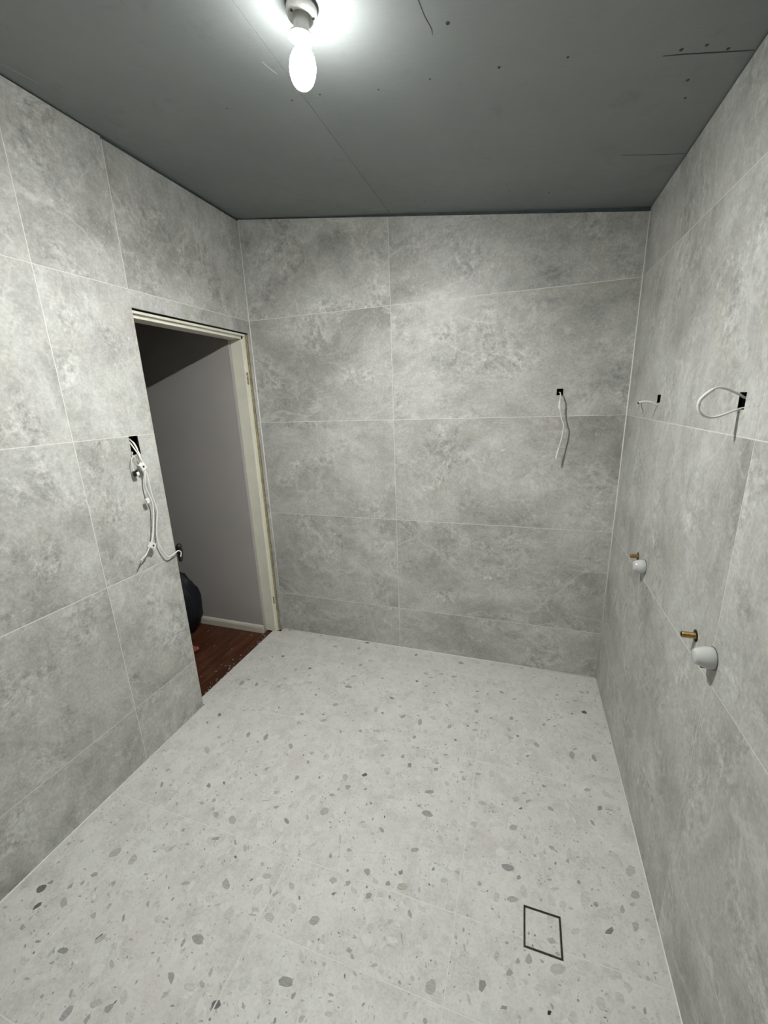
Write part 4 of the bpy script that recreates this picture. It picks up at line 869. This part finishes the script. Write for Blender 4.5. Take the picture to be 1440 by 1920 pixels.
def ceil_line(name, pts, wd, mat):
    bm = bmesh.new()
    L, R = [], []
    P = [Vector(p) for p in pts]
    for i, p in enumerate(P):
        t = (P[min(i + 1, len(P) - 1)] - P[max(i - 1, 0)]).normalized()
        n = Vector((-t.y, t.x)) * wd * (0.35 + 0.65 * math.sin(math.pi * (i + 0.5) / len(P)))
        L.append(bm.verts.new(on_ceiling(p.x + n.x, p.y + n.y, 0.0003)))
        R.append(bm.verts.new(on_ceiling(p.x - n.x, p.y - n.y, 0.0003)))
    for i in range(len(P) - 1): bm.faces.new((L[i], L[i + 1], R[i + 1], R[i]))
    r = bmesh.ops.extrude_face_region(bm, geom=bm.faces[:])
    for v in [g for g in r['geom'] if isinstance(g, bmesh.types.BMVert)]: v.co.z -= 0.0004
    return bm_obj(name, bm, mat, ce)


ceil_line('hairline_crack', [(1.885, -0.886), (1.93, -0.884), (1.99, -0.878), (2.04, -0.873), (2.078, -0.870)], 0.0018, M_SCREW)
ceil_line('hairline_crack', [(1.88, -0.433), (1.93, -0.428), (2.0, -0.422), (2.078, -0.417)], 0.0011, M_SCREW)
ceil_line('hairline_crack', [(1.322, -1.185), (1.336, -1.151), (1.34, -1.11), (1.349, -1.07), (1.347, -1.052)], 0.0005, M_SCREW)
ceil_line('pale_scratch', [(0.813, -0.064), (0.86, -0.066), (0.92, -0.067)], 0.0016, M_SCR)
ceil_line('pale_scratch', [(0.813, -0.064), (0.815, -0.078)], 0.0012, M_SCR)
ceil_line('pale_scratch', [(0.050, -1.20), (0.066, -1.15), (0.078, -1.10)], 0.0012, M_SCR)
ceil_line('pale_scratch', [(0.020, -0.83), (0.024, -0.79), (0.028, -0.745)], 0.0012, M_SCR)
ceil_line('pale_scratch', [(0.868, -1.05), (0.876, -1.02), (0.884, -1.00)], 0.0010, M_SCR)
for i, (x, y, r) in enumerate([(1.39, -1.079, 0.0055), (1.498, -0.917, 0.0040), (1.31, -0.906, 0.0026), (1.666, -0.922, 0.0034),
                               (1.968, -0.788, 0.0042), (1.985, -0.714, 0.0036), (0.624, -0.887, 0.0028), (0.867, -0.888, 0.003),
                               (0.968, -0.898, 0.0028), (1.153, -0.889, 0.0028), (1.92, -0.90, 0.005), (1.97, -0.905, 0.004), (2.02, -0.885, 0.004),
                               (1.50, -0.20, 0.003), (1.66, -0.17, 0.003), (1.12, -0.13, 0.0025)]):
    vs, fs = lathe([(r * 0.5, 0.0006), (r, 0.0), (r * 0.85, -0.0008), (r * 0.3, -0.0004)], 10)
    o = mesh_obj('screw_head', vs, fs, M_SCREW, ce, on_ceiling(x, y, 0.0001))

# ------------------------------------------------------------------ door frame
df = empty('door_1', (0, 0, 0)); tag(df, kind='structure')


def frame_prof(name, prof, to3d, l0, l1):
    """extrude a profile between l0 and l1"""
    n = len(prof)
    vs = [to3d(p[0], p[1], l0) for p in prof] + [to3d(p[0], p[1], l1) for p in prof]
    fs = [tuple(range(n)), tuple(range(n, 2 * n))] + [(i, (i + 1) % n, (i + 1) % n + n, i + n) for i in range(n)]
    return mesh_obj(name, vs, fs, M_PAINT, df)


XF, XS, XB = -0.020, -0.036, -0.116
# profile (x, distance into the opening)
for side in (0, 1):
    base = -0.036 if side else DY0 - 0.014
    s = -1 if side else 1
    wall_y = DY1 + 0.0 if side else DY0 - 0.02
    pr = [(XF, -0.018), (XF, -0.001), (XF - 0.001, 0.0), (XS, 0.0), (XS, 0.013), (XS - 0.0015, 0.0145), (XB + 0.002, 0.0145), (XB, 0.0125), (XB, -0.018)]
    if side: pr = [(a, b) for a, b in pr]
    frame_prof('jamb', pr, lambda a, b, z, base=base, s=s: (a, base + s * b, z), -0.008 if not side else 0.0, 2.0135)
pr = [(XF, 0.012), (XF, 0.001), (XF - 0.001, 0.0), (XS, 0.0), (XS, -0.015), (XS - 0.0015, -0.0165), (XB + 0.002, -0.0165), (XB, -0.0145), (XB, 0.012)]
frame_prof('head', pr, lambda a, b, y: (a, y, 2.002 + b), DY0 - 0.014, -0.036)
# bare stud showing in the gap beside the right jamb
o = box('packer', (-0.095, -0.0340, 0.002), (-0.0125, -0.0206, 2.010), M_RAW, df)
# hinge mortises in the rebate of the right jamb
for z0, z1 in ((1.722, 1.796), (0.218, 0.272)):
    hm = box('hinge_mortise', (-0.045, -0.0366, z0), (-0.0235, -0.0355, z1), plain('chipped_paint', (0.34, 0.31, 0.26), 0.7, 0.2, nz=0.4, scale=90), df)
    for q in ((0.15, 0.010), (0.5, 0.007), (0.86, 0.009)):
        zz = z0 + (z1 - z0) * q[0]
        box('screw_hole', (-0.036, -0.0371, zz - q[1] * 0.5), (-0.030, -0.0365, zz + q[1] * 0.5), M_RUST, hm)

# ------------------------------------------------------------------ hall behind the doorway
HY = -0.072
wh = box('wall_hall', (-2.2, HY, -0.02), (-0.1165, HY + 0.06, 2.5), M_HALL); tag(wh, kind='structure')
we = box('wall_hall_end', (-2.26, -2.4, -0.02), (-2.2, HY, 2.5), M_HALL); tag(we, kind='structure')
ws_ = box('wall_hall_near', (-2.26, -2.46, -0.02), (-0.1165, -2.4, 2.5), M_HALL); tag(ws_, kind='structure')
hc = box('ceiling_hall', (-2.26, -2.46, 2.5), (-0.1165, HY + 0.06, 2.54), M_HALL); tag(hc, kind='structure')
hf = box('floor_hall', (-2.26, -2.46, -0.06), (-0.060, HY + 0.06, -0.030), M_DARK); tag(hf, kind='structure')
x = -0.0605
while x > -2.2:
    w = 0.083
    bm = bmesh.new(); box_bm(bm, (-w / 2 + 0.0006, -1.16, -0.009), (w / 2 - 0.0006, 1.16, 0.009), 0.0012)
    o = bm_obj('floorboard', bm, M_WOOD)
    y1 = -0.045 if x > -0.13 else HY
    o.scale = (1, (y1 + 2.395) / 2.32, 1)
    o.location = (x - w / 2, (y1 - 2.395) / 2, -0.020 + rng.uniform(-0.0006, 0.0006))
    o.parent = hf
    x -= w
bh = empty('baseboard_hall'); tag(bh, kind='structure')
vs = []
prof = [(0, 0), (0.014, 0), (0.014, 0.040), (0.010, 0.052), (0.004, 0.058), (0, 0.058)]
n = len(prof)
for xx in (-2.198, -0.118): vs += [(xx, HY - p[0], -0.0105 + p[1]) for p in prof]
mesh_obj('skirting_board', vs, [tuple(range(n)), tuple(range(n, 2 * n))] + [(i, (i + 1) % n, (i + 1) % n + n, i + n) for i in range(n)], M_SKIRT, bh)

# ------------------------------------------------------------------ lamp holder and bulb
BX, BY = 1.068, -1.190
BZ = ceil_z(BX)
lh = empty('lamp_holder', (BX, BY, BZ))
tag(lh, 'white batten lamp holder with a round base screwed to the grey ceiling', 'light')
tilt = math.atan(-SL)


def on_lh(o, t=True):
    o.parent = lh
    if t: o.rotation_euler = (0, tilt, 0)
    return o


vs, fs = lathe([(0.020, -0.001), (0.0385, -0.001), (0.0390, -0.003), (0.0385, -0.0045), (0.020, -0.0045)], 40)
on_lh(mesh_obj('gasket', vs, fs, M_BLACK, smooth=True))
vs, fs = lathe([(0.020, -0.0035), (0.0360, -0.0035), (0.0365, -0.008), (0.0355, -0.0165), (0.0325, -0.0225), (0.0290, -0.0245), (0.026, -0.0235), (0.0235, -0.0185), (0.014, -0.0175)], 48)
on_lh(mesh_obj('base', vs, fs, M_WPLAS, smooth=True))
vs, fs = lathe([(0.0190, -0.0150), (0.0182, -0.030), (0.0178, -0.050), (0.0175, -0.058), (0.0160, -0.058), (0.0160, -0.045)], 40)
on_lh(mesh_obj('neck', vs, fs, M_WPLAS, smooth=True))
vs, fs = lathe([(0.0172, -0.052), (0.0285, -0.0545), (0.0300, -0.0565), (0.0300, -0.0590), (0.0285, -0.0600), (0.0240, -0.0590), (0.0225, -0.0600), (0.0205, -0.0625), (0.0190, -0.0610), (0.0168, -0.0560)], 48, closed=True)
on_lh(mesh_obj('skirt_ring', vs, fs, M_WPLAS, smooth=True))
for k in range(3):
    a = math.radians((-112, 8, 128)[k])
    vs, fs = lathe([(0.0, -0.0246), (0.0033, -0.0244), (0.0036, -0.0225)], 14, origin=(0.0290 * math.cos(a), 0.0290 * math.sin(a), -0.001))
    on_lh(mesh_obj('screw', vs, fs, M_SCREW, smooth=True))

lb = empty('light_bulb', (BX, BY, BZ - 0.052))
lb.rotation_euler = (0.03, 0.15, 0)
tag(lb, 'lit frosted white bulb hanging from the ceiling lamp holder', 'bulb')
vs, fs = lathe([(0.0150, 0.004), (0.0155, -0.004), (0.0165, -0.016), (0.0185, -0.024), (0.0170, -0.026)], 32)
mesh_obj('bulb_collar', vs, fs, M_WPLAS, lb, smooth=True)
prof = []
for k in range(15):
    t = k / 14.0
    a = math.pi * t
    # slightly egg-shaped globe
    z = -0.0235 - 0.0395 * (1 - math.cos(a)) * 1.0
    r = 0.0318 * math.sin(a) ** 0.85 if 0 < t < 1 else 0.0
    prof.append((max(r, 0.0), z))
prof[0] = (0.0150, -0.0225)
prof[1] = (0.0182, -0.0255)
vs, fs = lathe(prof[:-1] + [(0.0003, prof[-1][1])], 28)
mesh_obj('bulb_globe', vs, fs, M_BULB, lb, smooth=True)

# ------------------------------------------------------------------ floor drain
fd = empty('floor_drain', (0, 0, 0))
fd.location = ((DR[0] + DR[2]) / 2, (DR[1] + DR[3]) / 2, 0)
tag(fd, 'square tile-insert floor drain with a dark metal frame in the terrazzo floor', 'drain')
cx, cy = fd.location.x, fd.location.y
hw = (DR[2] - DR[0]) / 2 - 0.0006


def ring_bm(bm, ho, hi, z0, z1):
    for (a0, b0, a1, b1) in ((-ho, -ho, ho, -hi), (-ho, hi, ho, ho), (-ho, -hi, -hi, hi), (hi, -hi, ho, hi)):
        box_bm(bm, (a0, b0, z0), (a1, b1, z1))


bm = bmesh.new(); ring_bm(bm, hw, hw - 0.0018, -0.03, 0.0002)
bm_obj('outer_frame', bm, M_DRAIN, fd)
bm = bmesh.new(); ring_bm(bm, hw - 0.0036, hw - 0.0062, -0.02, -0.0003)
bm_obj('inner_tray', bm, M_DRAIN, fd)
bm = bmesh.new(); box_bm(bm, (-hw, -hw, -0.045), (hw, hw, -0.0301))
bm_obj('drain_body', bm, M_DARK, fd)
q = hw - 0.0064
ti = prism('tile_insert', rect(-q, -q, q, q), [], F3, 0.018, M_FLOOR, fd, cham=0.0006, center=(0, 0))
chip_mesh(ti, (cx - q + .001, cy - q + .001, cx + q - .001, cy + q - .001), in_drain, (cx, cy, 0))

# ------------------------------------------------------------------ brass pipes and white pipe caps on the right wall
for i, (y, z) in enumerate(PIPES):
    L = (0.027, 0.033)[i]
    r = 0.0088
    t = empty('pipe_stub', (W, y, z))
    tag(t, ('small brass threaded pipe stub on the right wall, nearer the back corner',
            'larger brass threaded pipe stub on the right wall, nearer the camera')[i], 'pipe', 'brass pipe stubs on the right wall')
    prof = [(0.0055, 0.06), (r, 0.06)]
    x = 0.0
    prof.append((r, 0.002))
    k = 0
    xx = -0.002
    while xx > -L + 0.003:
        prof += [(r, xx), (r - 0.0008, xx - 0.0009), (r, xx - 0.0018)]
        xx -= 0.0018
    prof += [(r - 0.001, -L), (0.0056, -L), (0.0055, -L + 0.02)]
    vs, fs = lathe(prof, 28, 'X')
    mesh_obj('threaded_pipe', vs, fs, M_BRASS, t, smooth=False)
    vs, fs = lathe([(0.0, -L + 0.021), (0.0055, -L + 0.0205)], 16, 'X')
    mesh_obj('pipe_bore', vs, fs, M_DARK, t)

for i, (y, z) in enumerate(CAPS):
    r = (0.0280, 0.0275)[i]
    L = (0.040, 0.042)[i]
    t = empty('pipe_cap', (W, y, z))
    tag(t, ('smaller white plastic pipe cap on the right wall beside the far brass stub',
            'larger glossy white pipe cap on the right wall beside the near brass stub')[i], 'plug', 'white pipe caps on the right wall')
    vs, fs = lathe([(r * 0.9, 0.004), (r, 0.0), (r * 1.0, -L * 0.30), (r * 0.97, -L * 0.42), (r * 0.86, -L * 0.62), (r * 0.74, -L * 0.84), (r * 0.64, -L * 0.955), (r * 0.52, -L * 0.995), (0.0005, -L)], 36, 'X')
    mesh_obj('cap_body', vs, fs, M_SHINY, t, smooth=True)
    vs, fs = lathe([(r * 0.9, 0.003), (r * 1.035, 0.003), (r * 1.045, -0.001), (r * 0.99, -0.0015)], 36, 'X')
    mesh_obj('wall_gap', vs, fs, M_SCREW, t, smooth=True)
    if i:
        o = box('moulding_slot', (-0.024, -0.006, -r * 1.0), (-0.016, 0.004, -r * 0.93), M_DARK, t)

# ------------------------------------------------------------------ cables


def cable(name, label, pts, r, base, cat='cable', group=None, **kw):
    t = empty(name, base)
    tag(t, label, cat, group)
    P = [Vector(p) - Vector(base) for p in pts]
    tube('sheath', P, r, M_CABLE, t, **kw)
    return t


# cable from the back wall
pts = [(1.772, 0.05, 1.606), (1.772, 0.01, 1.606), (1.772, -0.030, 1.602), (1.7715, -0.052, 1.582), (1.770, -0.056, 1.544), (1.774, -0.057, 1.52),
       (1.783, -0.056, 1.482), (1.794, -0.054, 1.457), (1.797, -0.052, 1.438), (1.795, -0.050, 1.408), (1.791, -0.050, 1.379), (1.782, -0.052, 1.334), (1.775, -0.054, 1.301), (1.773, -0.055, 1.287)]
cb = cable('power_cable', 'single white cable hanging down out of a square hole in the back wall', pts, 0.0031, (1.772, 0, 1.606), group=None)
b = Vector((1.772, 0, 1.606))
tube('sleeve', [Vector(p) - b for p in ((1.7713, -0.0545, 1.566), (1.770, -0.056, 1.544), (1.7725, -0.0568, 1.527))], 0.0048, M_WPLAS, cb, sub=4)
tube('end_sleeve', [Vector(p) - b for p in ((1.782, -0.052, 1.334), (1.7765, -0.0535, 1.308), (1.7732, -0.055, 1.288))], 0.0042, M_WPLAS, cb, sub=4)
vs, fs = lathe([(0.0, -0.006), (0.0045, -0.004), (0.0055, 0.0), (0.0045, 0.004), (0.0, 0.006)], 12)
mesh_obj('end_connector', vs, fs, M_WPLAS, cb, Vector((1.773, -0.055, 1.284)) - b, smooth=True)

# big loop on the right wall
yb = -1.121
prb = [(W + 0.05, 1.571), (W + 0.012, 1.574), (2.075, 1.583), (2.053, 1.595), (2.035, 1.600), (2.022, 1.597), (2.009, 1.586), (1.999, 1.574), (1.996, 1.561),
       (1.998, 1.548), (2.008, 1.538), (2.025, 1.533), (2.042, 1.536), (2.061, 1.544), (2.078, 1.550), (W + 0.012, 1.553), (W + 0.05, 1.556)]
pts = [(x, yb + 0.004 * math.sin(i * 0.5) - 0.002 * (i > 8), z) for i, (x, z) in enumerate(prb)]
c1 = cable('power_cable', 'large white cable loop sticking out of a hole in the right wall', pts, 0.0036, (W, yb, 1.57), seg=12, flat=0.75, flat_dir=(0, 0, 1))
tube('tape_wrap', [Vector(p) - Vector((W, yb, 1.57)) for p in ((2.022, yb + 0.0008, 1.5965), (2.009, yb, 1.586), (1.9990, yb - 0.001, 1.574), (1.9965, yb - 0.002, 1.563))], 0.0043, M_WPLAS, c1, sub=5, seg=12)

# short loop further back
ya = -0.485
pts = [(W + 0.05, ya, 1.560), (W + 0.01, ya, 1.552), (2.074, ya, 1.548), (2.060, ya, 1.555), (2.041, ya, 1.559), (2.019, ya, 1.558), (2.0155, ya, 1.556)]
c2 = cable('power_cable', 'short stub of white cable out of the smaller hole in the right wall', pts, 0.0042, (W, ya, 1.56), seg=12)
tube('bare_wire', [Vector(p) - Vector((W, ya, 1.56)) for p in ((2.024, ya, 1.556), (2.027, ya, 1.540), (2.034, ya, 1.522), (2.029, ya + 0.002, 1.516))], 0.0012, M_STEEL, c2, seg=6)
tube('black_end', [Vector(p) - Vector((W, ya, 1.56)) for p in ((2.0158, ya, 1.556), (2.012, ya, 1.5548))], 0.0040, M_BLACK, c2, sub=1)

# bundle on the left wall
def yz(L, xs):
    n = len(L)
    return [(xs(i / (n - 1)), y, z) for i, (y, z) in enumerate(L)]


xo = lambda a, b_: (lambda t: a + (b_ - a) * t)
L1 = [(-0.96, 1.487), (-0.96, 1.458), (-0.95, 1.403), (-0.944, 1.37), (-0.94, 1.34), (-0.949, 1.293), (-0.948, 1.255), (-0.94, 1.223), (-0.933, 1.182), (-0.94, 1.129), (-0.957, 1.063), (-0.974, 1.02), (-0.993, 0.995), (-1.017, 0.968), (-1.033, 0.963), (-1.045, 0.953)]
P1 = [(-0.06, -0.957, 1.482), (-0.03, -0.957, 1.480), (-0.004, -0.9555, 1.458), (0.014, -0.951, 1.425), (0.026, -0.947, 1.395)] + [(0.030, y, z) for y, z in L1[3:]]
b1 = Vector((0, -0.945, 1.45))
k1 = cable('power_cable', 'thicker white cable in the left wall bundle, ending in bare tips lowest on the left', P1, 0.0030, b1)
L2 = [(-0.944, 1.482), (-0.945, 1.432), (-0.94, 1.387), (-0.936, 1.35), (-0.925, 1.318), (-0.922, 1.272), (-0.918, 1.217), (-0.909, 1.168), (-0.908, 1.14), (-0.923, 1.084), (-0.934, 1.031), (-0.93, 0.984), (-0.912, 0.936), (-0.888, 0.909), (-0.846, 0.911)]
P2 = [(-0.06, -0.940, 1.482), (-0.03, -0.941, 1.480), (-0.004, -0.940, 1.456), (0.010, -0.938, 1.422), (0.018, -0.937, 1.385)] + [(0.020, y, z) for y, z in L2[3:13]] + [(0.018, -0.888, 0.909), (0.018, -0.852, 0.914), (0.013, -0.822, 0.917)]
b2 = Vector((0, -0.932, 1.44))
k2 = cable('power_cable', 'white cable in the left wall bundle that runs down and bends to the doorway', P2, 0.0030, b2)
tube('black_connector', [Vector(p) - b2 for p in ((0.008, -0.808, 0.940), (-0.008, -0.796, 0.920), (-0.024, -0.780, 0.885), (-0.036, -0.772, 0.838))], lambda t: 0.007 + 0.009 * math.sin(math.pi * min(1, 0.15 + 0.8 * t)), M_BLACK, k2, sub=5)
tube('stripped_tip', [Vector(p) - b2 for p in ((0.013, -0.822, 0.917), (0.012, -0.806, 0.902), (0.010, -0.812, 0.880))], 0.0026, M_CABLE, k2, sub=5)
P3 = [(-0.06, -0.930, 1.470), (-0.02, -0.930, 1.465), (0.002, -0.932, 1.436), (0.010, -0.942, 1.412), (0.016, -0.963, 1.404), (0.020, -0.981, 1.400), (0.020, -0.988, 1.380), (0.020, -0.986, 1.351), (0.020, -0.979, 1.338)]
b3 = Vector((0, -0.932, 1.44))
k3 = cable('control_cable', 'thin white wire loop by the left wall slot, ending in a black and white connector', P3, 0.0016, b3)
P4 = [(-0.06, -0.957, 1.424), (-0.015, -0.957, 1.422), (0.001, -0.9575, 1.419), (0.012, -0.972, 1.412), (0.020, -0.966, 1.396), (0.022, -0.949, 1.370), (0.024, -0.946, 1.358)]
b4 = Vector((0, -0.957, 1.42))
k4 = cable('control_cable', 'thin white wire crossing the left wall cable bundle just under the slot', P4, 0.0019, b4)


def clip(parent, base, x, y, z, s=1.0, rot=0.0, hole=True, mat=M_WPLAS):
    bm = bmesh.new(); box_bm(bm, (-0.006 * s, -0.011 * s, -0.012 * s), (0.006 * s, 0.011 * s, 0.012 * s), 0.002 * s)
    o = bm_obj('cable_clip', bm, mat, parent)
    o.location = Vector((x, y, z)) - base
    o.rotation_euler = (rot, 0, 0)
    if hole:
        vs, fs = lathe([(0.0035 * s, 0.0060 * s), (0.0042 * s, 0.0068 * s), (0.0030 * s, 0.0072 * s), (0.0005, 0.0062 * s)], 12, 'X')
        mesh_obj('clip_screw', vs, fs, M_SCREW, o, smooth=True)
    return o


clip(k1, b1, 0.030, -0.949, 1.357, 1.25, 0.5)
clip(k1, b1, 0.030, -0.955, 1.205, 0.85, 0.3, False)
clip(k1, b1, 0.030, -0.976, 1.000, 1.25, 0.9)
clip(k3, b3, 0.020, -0.979, 1.332, 0.95, 0.2, False, M_BLACK)
clip(k3, b3, 0.0245, -0.973, 1.330, 0.62, 0.2, False)
tube('bare_tip', [Vector(p) - b1 for p in ((0.030, -1.040, 0.957), (0.030, -1.052, 0.945), (0.031, -1.060, 0.940))], 0.0018, M_STEEL, k1, sub=3, seg=6)
tube('bare_tip', [Vector(p) - b1 for p in ((0.030, -1.043, 0.955), (0.027, -1.050, 0.937))], 0.0016, M_STEEL, k1, sub=1, seg=6)

# ------------------------------------------------------------------ things in the hall
# black sack added at the hall wall in place of soft shade
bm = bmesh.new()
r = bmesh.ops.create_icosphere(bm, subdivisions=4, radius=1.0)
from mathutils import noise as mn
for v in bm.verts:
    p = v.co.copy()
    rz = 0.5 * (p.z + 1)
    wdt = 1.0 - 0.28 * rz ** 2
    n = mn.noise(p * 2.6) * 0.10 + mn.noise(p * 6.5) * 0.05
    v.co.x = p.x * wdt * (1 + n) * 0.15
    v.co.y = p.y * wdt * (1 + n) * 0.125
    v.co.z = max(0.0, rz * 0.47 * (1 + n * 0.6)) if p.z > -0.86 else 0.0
standin = bm_obj('shade_standin', bm, M_STANDIN, None, (-0.700, -0.205, -0.0105), smooth=True)
tag(standin, 'added black sack standing in the dark hall against the far wall', 'standin')

# small crushed red and pale scrap
bm = bmesh.new()
bmesh.ops.create_icosphere(bm, subdivisions=3, radius=1.0)
for v in bm.verts:
    p = v.co.copy(); n = mn.noise(p * 2.1) * 0.5 + mn.noise(p * 5.0) * 0.3
    v.co = Vector((p.x * 0.034, p.y * 0.020, p.z * 0.017)) * (1 + n)
zmin = min(v.co.z for v in bm.verts)
scrap = bm_obj('paper_scrap', bm, M_RED, None, (-0.452, -0.405, -0.0105 - zmin), smooth=False)
tag(scrap, 'small crumpled red paper scrap on the dark hall floorboards', 'scrap')

# plaster crumbs swept along the threshold
bm = bmesh.new()
for k in range(85):
    if k < 50: x, y = -0.064 - abs(rng.gauss(0, 0.03)), rng.uniform(-0.80, -0.10)
    else: x, y = rng.uniform(-0.6, -0.07), rng.uniform(-0.78, -0.09)
    s = rng.uniform(0.0012, 0.0042) * (1.8 if rng.random() < 0.05 else 1)
    m = Matrix.Translation((x, y, -0.0105 + s * 0.45)) @ Matrix.Rotation(rng.uniform(0, 3), 4, 'Z') @ Matrix.Diagonal((s * rng.uniform(.8, 1.6), s, s * 0.6, 1))
    bmesh.ops.create_icosphere(bm, subdivisions=1, radius=1.0, matrix=m)
cr = bm_obj('plaster_crumbs', bm, M_CRUMB)
tag(cr, 'pale plaster crumbs scattered on the hall floorboards by the threshold', 'debris', kind='stuff')
